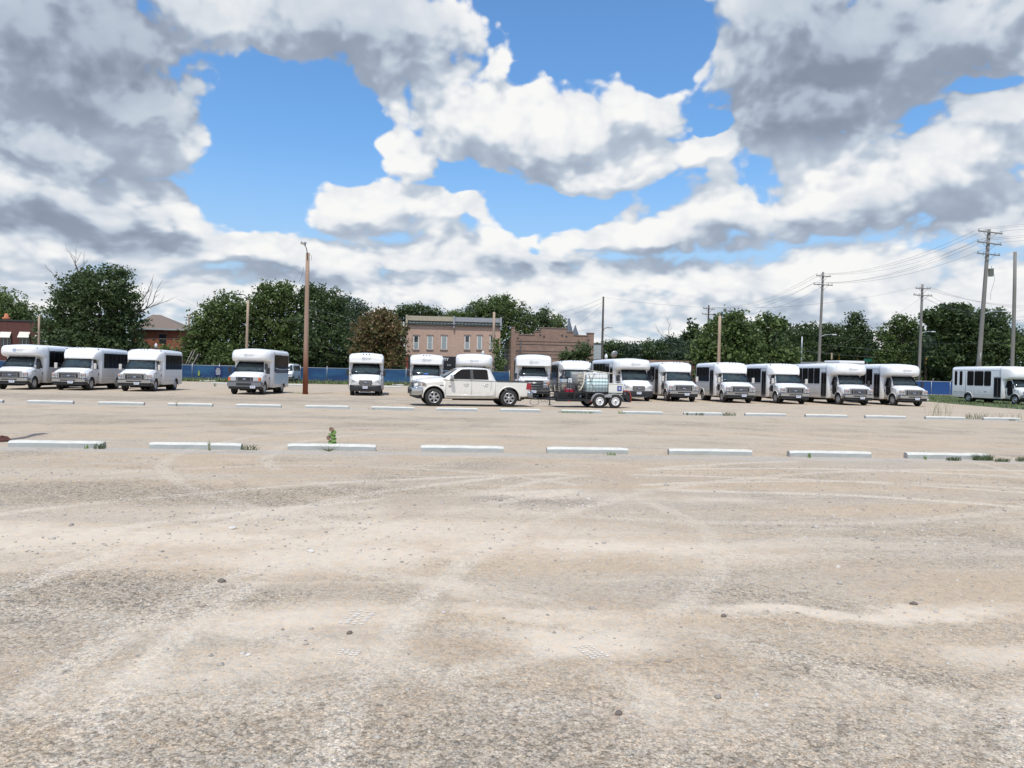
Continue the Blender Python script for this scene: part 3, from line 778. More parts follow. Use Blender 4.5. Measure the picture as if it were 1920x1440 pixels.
    for x, y in ((1.85, -HW - .05), (.72, -HW - .05)):
        p = MB(); p.box(x - .05, x + .05, y - .03, y + .02, .30, .36); p.build('side_marker', 'red_lens', t)
    # front rail around the pump deck
    r_ = MB()
    for s in (-1, 1):
        pts = [(.09, s * .74, .80), (.05, s * .74, 1.10), (.18, s * .74, 1.21), (1.28, s * .74, 1.20), (1.42, s * .74, 1.08), (1.44, s * .74, .80)]
        r_.tube(pts, .022, 6); r_.tube([(.07, s * .74, 1.0), (1.43, s * .74, 1.0)], .012, 6); r_.tube([(.08, s * .74, .90), (1.43, s * .74, .90)], .012, 6)
        for x in (.3, .52, .74, .96, 1.18): r_.tube([(x, s * .74, .78), (x, s * .74, 1.2)], .014, 6)
    r_.tube([(.24, -.74, 1.12), (.24, .74, 1.12)], .022, 6)
    r_.build('guard_rail', 'black_steel', t)
    tb = MB(); tb.box(.12, .70, -.70, -.30, .30, .76); tb.box(.9, 1.55, -.5, .5, .30, .36); tb.build('battery_box', 'black_plastic', t, bevel=.02)
    # reel at the tail
    rl = MB(); rl.lathe([(.20, -.2), (.20, -.17), (.09, -.16), (.09, .16), (.20, .17), (.20, .2)], 'y', (4.0, -.45, .62), 18); rl.tube([(3.7, -.45, .45), (4.0, -.45, .62)], .03, 6); rl.tube([(3.7, -.1, .40), (4.2, -.1, .38)], .04, 6)
    rl.box(3.95, 4.2, -.5, .5, .30, .36)
    rl.build('hose_reel', 'black_steel', t)
    rh = MB(); rh.tube([(3.70, -.62, .82), (3.88, -.68, .92), (4.05, -.68, .80), (4.14, -.66, .55), (4.10, -.66, .34)], .028, 7); rh.build('tail_hose', 'hose_red', t)
    parts = []
    GRP = 'equipment carried on the tank trailer'
    def item(name, label, cat, m=None, mats=None, at=(0, 0, 0)):
        pass
    M = Matrix.Translation(Vector(loc)) @ Matrix.Rotation(rz, 4, 'Z')
    def w(p): return M @ Vector(p)
    # caged tank
    def cage_tank(label, c, full, gcol):
        q = thing('caged_tank', label, 'water tank', w(c), rz); q.scale = (1, 1, 1.09)
        b = MB(); b.loft([[Vector((p.x, p.z, z)) for p in rrect(.575 * k, -.49 * k, .49 * k, .06, .06, 0)] for z, k in ((.14, .96), (.20, 1), (.86, 1), (.98, .99), (1.05, .9))], smooth=True)
        b.lathe([(.12, 1.04), (.12, 1.09), (.01, 1.09)], 'z', n=14)
        o = b.build('bottle', gcol, q)
        if full:
            k = MB(); k.loft([[Vector((p.x, p.z, z)) for p in rrect(.58, -.495, .495, .06, .06, 0)] for z in (.20, .74)]); k.build('water_level', 'tank_plastic', q)
        g = MB()
        for z in (.16, .32, .48, .64, .80, 1.02):
            g.tube([(-.6, -.51, z), (.6, -.51, z), (.6, .51, z), (-.6, .51, z), (-.6, -.51, z)], .011, 5)
        for i in range(8):
            x = -.6 + 1.2 * i / 7
            for y in (-.515, .515): g.tube([(x, y, .12), (x, y, 1.08)], .008, 5)
        for i in range(1, 6):
            y = -.5 + i / 6
            for x in (-.605, .605): g.tube([(x, y, .12), (x, y, 1.08)], .010, 5)
        for x in (-.25, .25): g.box(x - .02, x + .02, -.51, .51, 1.07, 1.085)
        g.build('cage', 'cage_grey', q)
        p = MB(); p.box(-.6, .6, -.5, .5, .09, .13)
        for x in (-.55, 0, .55):
            p.box(x - .05, x + .05, -.5, .5, 0, .09)
        p.build('pallet', 'black_plastic', q)
        return q
    cage_tank('half full caged plastic water tank in the middle of the trailer', (2.25, -.20, .662), True, 'tank_empty')
    q = cage_tank('brownish caged tank set behind the half full water tank', (1.90, .28, .662), False, 'old_tank')
    # cream chest
    q = thing('storage_chest', 'cream storage chest with a blue square sign at the trailer tail', 'chest', w((3.25, -.35, .662)), rz)
    b = MB(); b.box(-.39, .39, -.38, .38, 0, .57); b.build('chest_body', 'box_cream', q, bevel=.02)
    b = MB(); b.box(-.40, .40, -.395, .395, .575, .61); b.build('lid', 'box_cream', q, bevel=.012)
    b = MB(); b.box(.08, .32, -.392, -.381, .22, .48); b.box(.15, .25, -.396, -.392, .27, .43, 1); b.build('sign_plate', ['sign_blue', 'logo_grey'], q)
    # heater vessel
    q = thing('steel_heater', 'upright stainless steel heater with black cap on the trailer front', 'heater', w((.69, .05, .662)), rz); q.scale = (.95, .95, 1.17)
    b = MB(); b.lathe([(.23, 0), (.25, .02), (.25, .66), (.235, .70)], 'z', n=24); b.build('vessel', 'stainless', q)
    b = MB(); b.lathe([(.27, .70), (.27, .73), (.20, .80), (.06, .83), (.05, .90), (.01, .91)], 'z', n=24); b.build('cap', 'black_steel', q)
    b = MB(); b.tube([(.27 * math.cos(R(a)), .27 * math.sin(R(a)), .52) for a in range(-150, 10, 20)], .012, 6); b.tube([(.30, -.1, .1), (.30, -.1, .66)], .03, 8); b.build('pipework', 'black_steel', q)
    # engine
    q = thing('pump_engine', 'red engine driven pump beside the stainless heater', 'pump', w((.92, -.45, .50)), rz)
    b = MB(); b.box(-.32, .16, -.16, .18, .26, .42); b.build('fuel_tank', 'engine_red', q, bevel=.05)
    b = MB(); b.box(-.28, .14, -.14, .16, .02, .25); b.lathe([(.13, -.18), (.13, -.15), (.02, -.14)], 'y', (-.05, 0, .14), 16); b.box(.16, .44, -.1, .12, .05, .3); b.lathe([(.05, .4), (.05, .5), (.01, .52)], 'z', (-.15, 0, 0), 10); b.build('engine_block', 'black_steel', q, bevel=.01)
    b = MB(); b.box(-.22, -.02, -.12, .08, .42, .50); b.build('air_filter', 'fender_grey', q, bevel=.02)
    b = MB(); b.box(.18, .48, -.14, .1, .32, .40); b.build('pump_cover', 'white_rim', q, bevel=.02)
    # tool clutter
    q = thing('tool_crate', 'dark crate of fittings in front of the brownish tank', 'crate', w((1.25, -.45, .662)), rz)
    b = MB(); b.box(-.18, .18, -.18, .18, .0, .22); b.box(-.16, .16, -.16, .16, .22, .24, 1); b.build('crate_body', ['dark_trim', 'black_steel'], q, bevel=.01)
    b = MB(); b.tube([(-.1, 0, .2), (.0, -.05, .5), (.1, 0, .62)], .03, 6); b.tube([(0, .1, .2), (-.08, .08, .55)], .04, 6); b.build('fittings', 'black_steel', q)
    # hose
    b = MB(); b.tube([w(p) for p in ((1.22, -.70, .85), (1.32, -.74, .92), (1.42, -.76, 1.08), (1.50, -.76, 1.3), (1.52, -.74, 1.6), (1.62, -.60, 1.80))], .030, 8)
    tag(b.build('hose', 'hose_cream'), 'cream hose hanging down the front of the caged tanks', 'hose')
    b = MB(); b.tube([w(p) for p in ((1.95, -.55, 1.90), (2.35, -.60, 1.86), (2.95, -.66, 1.79), (3.50, -.7, 1.73))], .022, 6); b.tube([w(p) for p in ((3.05, -.68, 1.77), (3.08, -.68, 1.88), (3.2, -.68, 1.76))], .02, 6)
    tag(b.build('spray_wand', 'wood_light'), 'long pale spray wand lying across the top of the caged tank', 'spray wand')
    b = MB(); b.tube([w((1.95 + .18 * math.cos(R(a)), -.25, 1.86 + .16 * math.sin(R(a)))) for a in range(0, 361, 24)], .012, 5); b.tube([w(p) for p in ((1.75, -.73, 1.75), (1.9, -.735, 1.35), (1.85, -.735, 1.3), (2.1, -.735, 1.80))], .01, 5); b.tube([w(p) for p in ((1.88, -.735, 1.32), (2.1, -.735, .95))], .008, 5)
    tag(b.build('strap', 'black_steel'), 'black looped strap over the top of the caged tank', 'strap')
    return t
# ------------------------------------------------------------------ world
SUN_EL, SUN_AZ = R(65), math.atan2(-.28, -1.0)
def build_world():
    w = bpy.data.worlds.new("World"); scn.world = w; w.use_nodes = True
    t = w.node_tree; g = NT(t); bg = t.nodes['Background']
    sky = g.n('ShaderNodeTexSky', sky_type='NISHITA'); sky.sun_disc = False
    sky.sun_elevation = SUN_EL; sky.sun_rotation = SUN_AZ; sky.air_density = 1.15; sky.dust_density = .6; sky.ozone_density = 2.6; sky.altitude = 200
    d = g.n('ShaderNodeTexCoord').outputs['Generated']
    sep = g.n('ShaderNodeSeparateXYZ', ins={0: d})
    az = g.math('ARCTAN2', sep.outputs[0], sep.outputs[1]); el = g.math('ARCSINE', sep.outputs[2])
    azd = g.math('MULTIPLY', az, 57.2958); eld = g.math('MULTIPLY', el, 57.2958)
    def AE(px, py):
        v = ray(px, py); return math.degrees(math.atan2(v.x, v.y)), math.degrees(math.asin(v.z / v.length))
    # detail flattens towards the horizon, as a flat-based cloud layer does
    vv = g.math('MULTIPLY', g.math('LOGARITHM', g.math('ADD', g.math('MAXIMUM', el, 0.0), .34), math.e), .85)
    def vcoord(off):
        if not off: return vv
        return g.math('MULTIPLY', g.math('LOGARITHM', g.math('ADD', g.math('MAXIMUM', g.math('ADD', el, off / 57.3), 0.0), .34), math.e), .85)
    w1 = g.n('ShaderNodeTexNoise', noise_dimensions='2D', ins={'Vector': g.n('ShaderNodeCombineXYZ', ins={0: az, 1: vv, 2: 0.0}).outputs[0], 'Scale': 5.0, 'Detail': 3.0, 'Roughness': .5})
    wq = g.vmath('MULTIPLY', g.vmath('SUBTRACT', w1.outputs[1], (.5, .5, .5)), (6.0, 5.0, 0))
    wn_ = g.vmath('MULTIPLY', w1.outputs[1], (.05, .05, 0))
    # cloud masses: (px, py, rx, ry, base, weight) measured on the sky
    blobs = [(110, 110, 330, 170, 1), (260, 200, 210, 130, 1), (120, 270, 280, 110, 1), (380, 160, 90, 90, .9), (640, 40, 330, 110, 1), (760, 120, 190, 90, .9), (420, 20, 220, 60, .9), (960, 70, 70, 110, .45),
             (130, 380, 300, 110, 1), (300, 350, 70, 70, .6), (60, 440, 230, 60, .9), (395, 358, 34, 12, .35),
             (900, 240, 190, 90, 1), (1050, 250, 230, 90, 1), (1180, 200, 130, 110, 1), (1210, 120, 40, 50, .6), (1120, 300, 200, 60, 1), (1290, 300, 130, 50, .8), (940, 130, 60, 60, .6),
             (1560, 90, 350, 170, 1), (1500, 200, 240, 130, 1), (1800, 60, 300, 130, 1), (1700, 170, 150, 90, .8), (1300, 10, 70, 40, .5), (1620, 260, 130, 60, .6),
             (700, 380, 170, 54, 1), (765, 300, 75, 55, .9), (840, 292, 80, 30, .7), (870, 400, 80, 40, .8), (830, 400, 100, 45, .9), (640, 365, 80, 36, .6),
             (1880, 250, 150, 90, 1), (1750, 330, 210, 90, 1), (1550, 370, 220, 75, 1), (1350, 400, 170, 70, 1), (1200, 430, 190, 55, 1), (1850, 400, 220, 60, .8),
             (450, 460, 190, 50, 1), (250, 470, 200, 38, .8), (600, 480, 190, 60, 1), (40, 480, 120, 40, .8), (800, 470, 160, 60, .9), (980, 470, 170, 55, .9), (1060, 440, 60, 30, .7), (1000, 430, 45, 20, .5),
             (300, 560, 420, 55, .55), (900, 550, 500, 60, .75), (1500, 520, 520, 60, .85), (1900, 560, 300, 90, .65), (700, 600, 600, 40, .4), (1500, 610, 600, 40, .45)]
    holes = [(520, 215, 150, 95, 1.0), (560, 285, 120, 62, 1.0), (460, 370, 110, 52, 1.0), (400, 150, 60, 45, .5), (620, 220, 90, 60, .7), (1075, 75, 130, 62, 1.0), (1180, 125, 80, 36, .9), (1255, 60, 45, 40, .6), (430, 405, 70, 14, .5), (1325, 228, 38, 26, .9), (1850, 178, 60, 18, .6), (1060, 375, 110, 28, .9), (960, 395, 60, 24, .8), (840, 345, 40, 26, .7), (1900, 30, 60, 30, .0), (975, 135, 30, 30, .4), (1010, 455, 22, 14, .5)]
    def field(off):
        q = g.n('ShaderNodeCombineXYZ', ins={0: azd, 1: g.math('ADD', eld, off) if off else eld, 2: 0.0}).outputs[0]
        nv = g.vmath('ADD', g.n('ShaderNodeCombineXYZ', ins={0: az, 1: vcoord(off), 2: 0.0}).outputs[0], wn_)
        q = g.vmath('ADD', q, wq)
        acc = None
        for b in blobs:
            a0, e0 = AE(b[0], b[1]); rx = b[2] / 1450 * 57.3; ry = b[3] / 1450 * 57.3
            qq = g.vmath('MULTIPLY_ADD', q, (1 / rx, 1 / ry, 0), (-a0 / rx, -e0 / ry, 0))
            L = g.vmath('LENGTH', qq, out=1)
            f = g.math('MULTIPLY_ADD', L, -b[4] * 1.15, b[4] * 1.17)
            acc = f if acc is None else g.math('SMOOTH_MAX', acc, f, .12)
        neg = None
        for b in holes:
            if not b[4]: continue
            a0, e0 = AE(b[0], b[1]); rx = b[2] / 1450 * 57.3; ry = b[3] / 1450 * 57.3
            L = g.vmath('LENGTH', g.vmath('MULTIPLY_ADD', q, (1 / rx, 1 / ry, 0), (-a0 / rx, -e0 / ry, 0)), out=1)
            f = g.math('MULTIPLY_ADD', L, -b[4], b[4] * 1.25)
            neg = f if neg is None else g.math('MAXIMUM', neg, f)
        acc = g.math('SUBTRACT', acc, g.math('MULTIPLY', g.math('MAXIMUM', neg, 0.0), 1.1))
        n1 = g.n('ShaderNodeTexNoise', noise_dimensions='2D', ins={'Vector': nv, 'Scale': 9.0, 'Detail': 8.0, 'Roughness': .60}).outputs[0]
        vo = g.n('ShaderNodeTexVoronoi', voronoi_dimensions='2D', feature='SMOOTH_F1', ins={'Vector': nv, 'Scale': 19.0, 'Detail': 2.0, 'Roughness': .6, 'Smoothness': .5})
        bil = g.math('SUBTRACT', .42, vo.outputs['Distance'])
        dd = g.math('ADD', g.math('MAXIMUM', acc, -.7), g.math('MULTIPLY_ADD', n1, 1.05, -.50))
        dd = g.math('ADD', dd, g.math('MULTIPLY', bil, .50))
        return dd, n1, bil
    D, n1, bil = field(0.0)
    U, n2, bil2 = field(1.9)
    front = g.ramp(sep.outputs[1], -.2, .3)
    rear = g.math('MULTIPLY_ADD', n1, 1.6, -.72)      # scattered cloud over the rest of the sky
    D = g.math('ADD', g.math('MULTIPLY', D, front), g.math('MULTIPLY', rear, g.math('SUBTRACT', 1.0, front)))
    lowb = g.ramp(sep.outputs[2], .22, .06)
    D = g.math('ADD', D, g.math('MULTIPLY', lowb, .50)); U = g.math('ADD', U, g.math('MULTIPLY', lowb, .20))
    cover = g.ramp(D, -.02, g.math('MULTIPLY_ADD', lowb, .35, .24))
    thick = g.ramp(U, .05, .95)                       # how much cloud stands above, towards the sun
    relief = g.ramp(g.math('SUBTRACT', D, U), -.34, .40)   # sunlit upper flanks against undersides
    # heavy bases that the photo's cloud decks show
    greys = [(150, 90, 260, 150, 1.0), (330, 170, 90, 110, .75), (60, 240, 160, 70, .6), (660, 60, 250, 130, .70), (800, 130, 90, 40, .3), (1520, 150, 230, 120, 1.0), (1500, 240, 190, 60, 1.0), (1750, 120, 220, 140, .75), (1560, 40, 330, 110, .85), (1860, 50, 220, 110, .55), (1000, 290, 180, 40, .38),
             (130, 430, 260, 40, .8), (200, 380, 150, 40, .3), (1700, 400, 200, 45, .45), (1480, 430, 200, 40, .35), (520, 520, 260, 26, .5), (1000, 500, 230, 22, .45), (1250, 480, 160, 30, .4), (700, 410, 110, 20, .3), (250, 300, 160, 50, .45), (60, 60, 250, 120, .5)]
    gq = g.n('ShaderNodeCombineXYZ', ins={0: azd, 1: eld, 2: 0.0}).outputs[0]
    gq = g.vmath('ADD', gq, wq)
    G = None
    for b in greys:
        a0, e0 = AE(b[0], b[1]); rx = b[2] / 1450 * 57.3; ry = b[3] / 1450 * 57.3
        qq = g.vmath('MULTIPLY_ADD', gq, (1 / rx, 1 / ry, 0), (-a0 / rx, -e0 / ry, 0))
        L = g.vmath('LENGTH', qq, out=1)
        f = g.math('MULTIPLY', g.ramp(L, 1.25, .35), b[4])
        G = f if G is None else g.math('MAXIMUM', G, f)
    sh = g.math('MULTIPLY_ADD', g.math('SUBTRACT', 1.0, relief), .34, g.math('MULTIPLY', thick, .11))
    sh = g.math('ADD', sh, g.math('MULTIPLY', g.math('MULTIPLY', G, front), .50))
    calm = g.math('MULTIPLY_ADD', G, -.85, 1.0)
    sh = g.math('ADD', sh, g.math('MULTIPLY', calm, g.math('MULTIPLY_ADD', n2, -.52, .21)))
    sh = g.math('SUBTRACT', sh, g.math('MULTIPLY', g.math('MULTIPLY', bil, calm), .24))
    sh = g.math('MAXIMUM', 0.0, g.math('MINIMUM', sh, 1.0))
    cr = g.n('ShaderNodeValToRGB', ins={0: sh}); e = cr.color_ramp
    K = 1.0 / .10
    cols = [(0, (.98, .98, .97)), (.22, (.79, .825, .87)), (.45, (.545, .62, .72)), (.70, (.36, .425, .53)), (1, (.24, .285, .37))]
    e.elements[0].position = 0; e.elements[1].position = 1
    for p, c in cols[1:-1]: e.elements.new(p)
    for el_, (p, c) in zip(sorted(e.elements, key=lambda q: q.position), cols): el_.color = c3(c)
    cc = g.vmath('SCALE', cr.outputs[0]); cc.node.inputs['Scale'].default_value = K
    # thin milky veil low over the horizon
    base = g.vmath('MULTIPLY', sky.outputs[0], (1.05, 1.50, 1.85))
    veil = g.ramp(sep.outputs[2], .30, .0)
    blue = g.mix(g.math('MULTIPLY', veil, .80), base, c3((.50 * K, .60 * K, .74 * K)))
    col = g.mix(cover, blue, cc)
    t.links.new(col, bg.inputs[0]); bg.inputs[1].default_value = .10
build_world()
sun = bpy.data.lights.new('sun', 'SUN'); sun.energy = 3.6; sun.angle = R(.53); sun.color = (1, .96, .90)
so = bpy.data.objects.new('sun', sun); COL.objects.link(so)
sd = Vector((math.sin(SUN_AZ) * math.cos(SUN_EL), math.cos(SUN_AZ) * math.cos(SUN_EL), math.sin(SUN_EL)))
so.rotation_euler = sd.to_track_quat('Z', 'Y').to_euler()
# ------------------------------------------------------------------ camera
cam = bpy.data.cameras.new('camera'); co = bpy.data.objects.new('camera', cam); COL.objects.link(co); scn.camera = co
cam.sensor_width = 36; cam.lens = F_PX / 1920 * 36; cam.clip_start = .1; cam.clip_end = 3000
co.matrix_world = Matrix.Translation((0, 0, CAM_H)) @ Matrix.Rotation(-YAW, 4, 'Z') @ Matrix.Rotation(R(90) + PITCH, 4, 'X') @ Matrix.Rotation(ROLL, 4, 'Z')
vs = scn.view_settings; vs.view_transform = 'Standard'; vs.look = 'None'; vs.exposure = -.05; vs.gamma = 1

# ------------------------------------------------------------------ ground
def ground_mat():
    m = bpy.data.materials.new('gravel_ground'); m.use_nodes = True
    t = m.node_tree; g = NT(t); b = t.nodes['Principled BSDF']
    P = g.n('ShaderNodeTexCoord').outputs['Object']
    sx = g.n('ShaderNodeSeparateXYZ', ins={0: P})
    # wobble
    wn = g.n('ShaderNodeTexNoise', ins={'Vector': P, 'Scale': .45, 'Detail': 4.0})
    wv = g.vmath('SCALE', g.vmath('SUBTRACT', wn.outputs[1], (.5, .5, .5))); wv.node.inputs['Scale'].default_value = 1.6
    Q = g.vmath('ADD', P, g.vmath('MULTIPLY', wv, (1.5, 1, 0)))
    wn2 = g.n('ShaderNodeTexNoise', ins={'Vector': P, 'Scale': 2.6, 'Detail': 5.0, 'Roughness': .6})
    wv2 = g.vmath('SCALE', g.vmath('SUBTRACT', wn2.outputs[1], (.5, .5, .5))); wv2.node.inputs['Scale'].default_value = .55
    Q = g.vmath('ADD', Q, wv2)
    streak = g.vmath('MULTIPLY', P, (.12, .75, 1))
    n_band = g.noise(streak, 1.0, 6, .62, .6)
    n_mid = g.noise(P, .55, 6, .6, .4); n_fine = g.noise(P, 6.0, 6, .65)
    n_str2 = g.noise(g.vmath('MULTIPLY', P, (.35, 3.0, 1)), 1.3, 5, .6, .3)
    tan = (.480, .383, .275); grey = (.435, .372, .292); pale = (.57, .482, .375); brown = (.40, .308, .218)
    def ell(lst):
        acc = None
        for px, py, rx, ry, wt, ang in lst:
            c = gnd(px, py); ca, sa = math.cos(R(ang)), math.sin(R(ang))
            q = g.vmath('SUBTRACT', Q, (c.x, c.y, 0))
            r = g.n('ShaderNodeVectorRotate', rotation_type='Z_AXIS', ins={0: q, 'Angle': R(-ang)}).outputs[0]
            L = g.vmath('LENGTH', g.vmath('MULTIPLY', r, (1 / rx, 1 / ry, 0)), out=1)
            f = g.math('MULTIPLY', g.ramp(L, 1.55, .15), wt)
            acc = f if acc is None else g.math('MAXIMUM', acc, f)
        return acc
    pales = [(300, 1000, 5.0, .75, .95, 0), (900, 1030, 4.2, .40, .9, 4), (620, 960, 3.4, .5, .5, 0), (560, 1175, .75, .40, .85, 0), (1075, 1195, .62, .36, 1.0, 0), (1010, 1150, .8, .16, .7, 0), (1170, 1310, .26, .38, .8, 20), (1600, 1135, 1.5, .17, .95, 0), (1880, 1220, .5, .22, .75, 10), (1900, 1310, .3, .25, .7, 0),
             (400, 1270, .9, .30, .55, 10), (860, 1100, .18, .75, .55, 35), (1000, 925, 1.4, .30, .6, -10), (1300, 935, 1.2, .30, .6, 0), (1400, 1040, 1.4, .35, .4, 0), (220, 838, 4, .25, .2, 0), (1650, 1350, .25, .8, .35, -50), (1500, 1300, .2, .7, .3, -50),
             (1000, 815, 6, .6, .25, 0), (150, 890, 3, .5, .3, 0), (1300, 1320, .5, .35, .4, 20)]
    greys = [(120, 925, 4.2, 1.0, .9, 0), (650, 925, 2.8, .75, .75, 0), (150, 1120, 1.5, .75, .85, 8), (430, 1115, 1.1, .4, .5, 15), (1700, 1050, 1.2, .6, .6, 0), (1550, 1240, 1.1, .35, .6, -20), (300, 790, 16, 1.6, .5, 0), (1000, 790, 20, 1.4, .5, 0), (1700, 808, 8, 1.2, .45, 0),
             (200, 745, 18, 3.5, .9, 0), (700, 748, 18, 2.5, .5, 0), (250, 1420, 1.0, .35, .6, 0), (1000, 1400, .7, .4, .4, 0), (1700, 1400, .5, .4, .5, 0)]
    browns = [(880, 1230, .75, .28, .9, 0), (1240, 1230, .45, .45, .8, 0), (1000, 1120, 1.2, .2, .7, 0), (850, 1100, 1.4, .3, .4, 0), (760, 1320, .6, .3, .5, 0), (60, 1240, .6, .4, .6, 0), (1350, 1330, .5, .3, .4, 0), (600, 880, 4, .6, .5, 0), (1300, 900, 5, .7, .55, 0), (1000, 1010, 1.2, .3, .2, 0)]
    pm, gm, bmk = ell(pales), ell(greys), ell(browns)
    edge = g.ramp(g.math('ADD', n_mid, g.math('MULTIPLY', n_fine, .35)), .42, .78)
    col = g.mix(g.ramp(n_band, .40, .62), c3(tan), c3(grey))
    col = g.mix(g.math('MULTIPLY', g.ramp(n_str2, .50, .72), .55), col, c3(pale))
    col = g.mix(g.math('MULTIPLY', g.ramp(n_mid, .50, .36), .35), col, c3(brown))
    far = g.ramp(sx.outputs[1], 14, 30)
    col = g.mix(g.math('MULTIPLY', far, .30), col, c3((.515, .43, .325)))
    col = g.mix(g.math('MULTIPLY', gm, .55), col, c3(grey))
    col = g.mix(g.math('MULTIPLY', bmk, .62), col, c3(brown))
    arcs = [(3.5, 2.0, 9.5, 45, 0.9), (3.5, 2.0, 11.2, 0, .8), (6.5, 4.5, 8.2, 0, .8), (6.5, 4.5, 9.9, 0, .8), (11, 3.0, 11.5, 0, .7), (11, 3.0, 13.2, 0, .7), (-4.5, -1.5, 7.4, 0, .55), (-4.5, -1.5, 9.1, 0, .55), (9.5, -2.5, 9.0, 0, .8), (9.5, -2.5, 7.3, 0, .8), (-2.0, 9.0, 5.0, 0, .5), (4.0, 16.5, 7.5, 0, .5), (4.0, 16.5, 9.2, 0, .5)]
    trk = None
    for ax_, ay_, ar_, _u, wt in arcs:
        L = g.vmath('LENGTH', g.vmath('SUBTRACT', g.vmath('ADD', P, g.vmath('MULTIPLY', wv, (.25, .25, 0))), (ax_, ay_, 0)), out=1)
        f = g.math('MULTIPLY', g.ramp(g.math('ABSOLUTE', g.math('SUBTRACT', L, ar_)), .17, .05), wt)
        trk = f if trk is None else g.math('MAXIMUM', trk, f)
    trk = g.math('MULTIPLY', trk, g.ramp(n_mid, .33, .56))
    col = g.mix(g.math('MULTIPLY', trk, .95), col, c3((.60, .52, .415)))
    pmask = g.math('MULTIPLY', pm, g.math('MULTIPLY_ADD', edge, 1.0, .28), None, True)
    col = g.mix(pmask, col, c3(pale))
    # loose grey stone heaped along the wheel-stop rows
    for Y0, wd in ((16.15, .55), (33.6, .7)):
        dy = g.math('ABSOLUTE', g.math('SUBTRACT', g.math('ADD', sx.outputs[1], g.math('MULTIPLY_ADD', n_mid, 1.2, -.6)), Y0))
        col = g.mix(g.math('MULTIPLY', g.ramp(dy, wd, wd * .3), .7), col, c3((.43, .395, .345)))
    # compacted fines show where dust lies; stones elsewhere
    stony = g.ramp(g.math('ADD', g.math('MULTIPLY', n_mid, 1.0), g.math('MULTIPLY', gm, .26)), .44, .78)
    near_ = g.ramp(sx.outputs[1], 5.2, 3.4)
    stony = g.math('MAXIMUM', stony, g.math('MULTIPLY', near_, .9))
    stone_w = g.math('MULTIPLY', g.math('SUBTRACT', 1.0, g.math('MULTIPLY', pmask, .85)), g.math('MULTIPLY_ADD', stony, .72, .28))
    cellmul = None; hgt = None
    for sc_, amt, hh in ((26, .28, 1.0), (58, .36, .55), (120, .38, .25)):
        vo = g.n('ShaderNodeTexVoronoi', ins={'Vector': g.vmath('MULTIPLY', Q, (1, 1.15, 1)) if False else P, 'Scale': float(sc_), 'Randomness': 1.0})
        hs = g.n('ShaderNodeSeparateColor', ins={0: vo.outputs['Color']})
        pres = g.ramp(hs.outputs[1], .55 if sc_ == 26 else .30, .62 if sc_ == 26 else .38)     # not every cell holds a stone
        v = g.math('MULTIPLY_ADD', hs.outputs[0], 2 * amt, 1 - amt)
        v = g.math('ADD', 1.0, g.math('MULTIPLY', g.math('MULTIPLY', g.math('SUBTRACT', v, 1.0), pres), stone_w))
        dk = g.ramp(vo.outputs['Distance'], .62, .30)
        v = g.math('MULTIPLY', v, g.math('MULTIPLY_ADD', g.math('MULTIPLY', g.math('MULTIPLY', g.math('SUBTRACT', 1.0, dk), pres), stone_w), -.26, 1.0))
        cellmul = v if cellmul is None else g.math('MULTIPLY', cellmul, v)
        h_ = g.math('MULTIPLY', g.math('MULTIPLY', g.math('SUBTRACT', 1.0, vo.outputs['Distance']), pres), hh)
        hgt = h_ if hgt is None else g.math('ADD', hgt, h_)
    speck = g.noise(P, 9.0, 8, .75)
    cellmul = g.math('MULTIPLY', cellmul, g.math('MULTIPLY_ADD', speck, .5, .86))
    col = g.vmath('SCALE', col); g.set(col.node, 'Scale', cellmul)
    # hue scatter of individual stones
    hv = g.n('ShaderNodeTexVoronoi', ins={'Vector': P, 'Scale': 34.0}); hc = g.n('ShaderNodeSeparateColor', ins={0: hv.outputs['Color']})
    warm = g.mix(hc.outputs[2], c3((1.06, 1.0, .93)), c3((.97, 1.0, 1.03)))
    col = g.vmath('MULTIPLY', col, warm)
    g.set(b, 'Base Color', col); b.inputs['Roughness'].default_value = .95; b.inputs['Specular IOR Level'].default_value = .15
    hgt = g.math('ADD', g.math('MULTIPLY', hgt, stone_w), g.math('MULTIPLY', n_fine, 1.2))
    bp = g.n('ShaderNodeBump', ins={'Strength': .75, 'Distance': .010, 'Height': hgt}); g.set(b, 'Normal', bp.outputs[0])
    return m
MATS['gravel_ground'] = ground_mat()
def ground():
    xs = sorted(set([-1500, -600, -250, -120, -60] + list(np.linspace(-40, 50, 46)) + [70, 120, 250, 600, 1500]))
    ys = sorted(set([-60, -20, -5] + list(np.linspace(0, 60, 61)) + [75, 95, 130, 200, 400, 900, 2500]))
    rg = random.Random(3); b = MB(); W = len(xs)
    vs = [(x, y, 0) for y in ys for x in xs]
    fs = [(j * W + i, j * W + i + 1, (j + 1) * W + i + 1, (j + 1) * W + i) for j in range(len(ys) - 1) for i in range(W - 1)]
    b.add(vs, fs); return struct(b.build('ground', 'gravel_ground'))
ground()

mat('grass', (.10, .125, .045), .8, var=.5, vscale=.8)
mat('grass_blade', (.12, .155, .05), .7, island=.45)
mat('dry_blade', (.20, .20, .10), .8, island=.4)
mat('asphalt', (.085, .085, .088), .9, var=.15)
# street beyond the fence
b = MB(); b.add([(-400, 101, .004), (400, 101, .004), (400, 111, .004), (-400, 111, .004)], [(0, 1, 2, 3)]); struct(b.build('street', 'asphalt'))
b = MB(); b.add([(-400, 111.5, .006), (400, 111.5, .006), (400, 400, .006), (-400, 400, .006)], [(0, 1, 2, 3)]); struct(b.build('lawn', 'grass'))
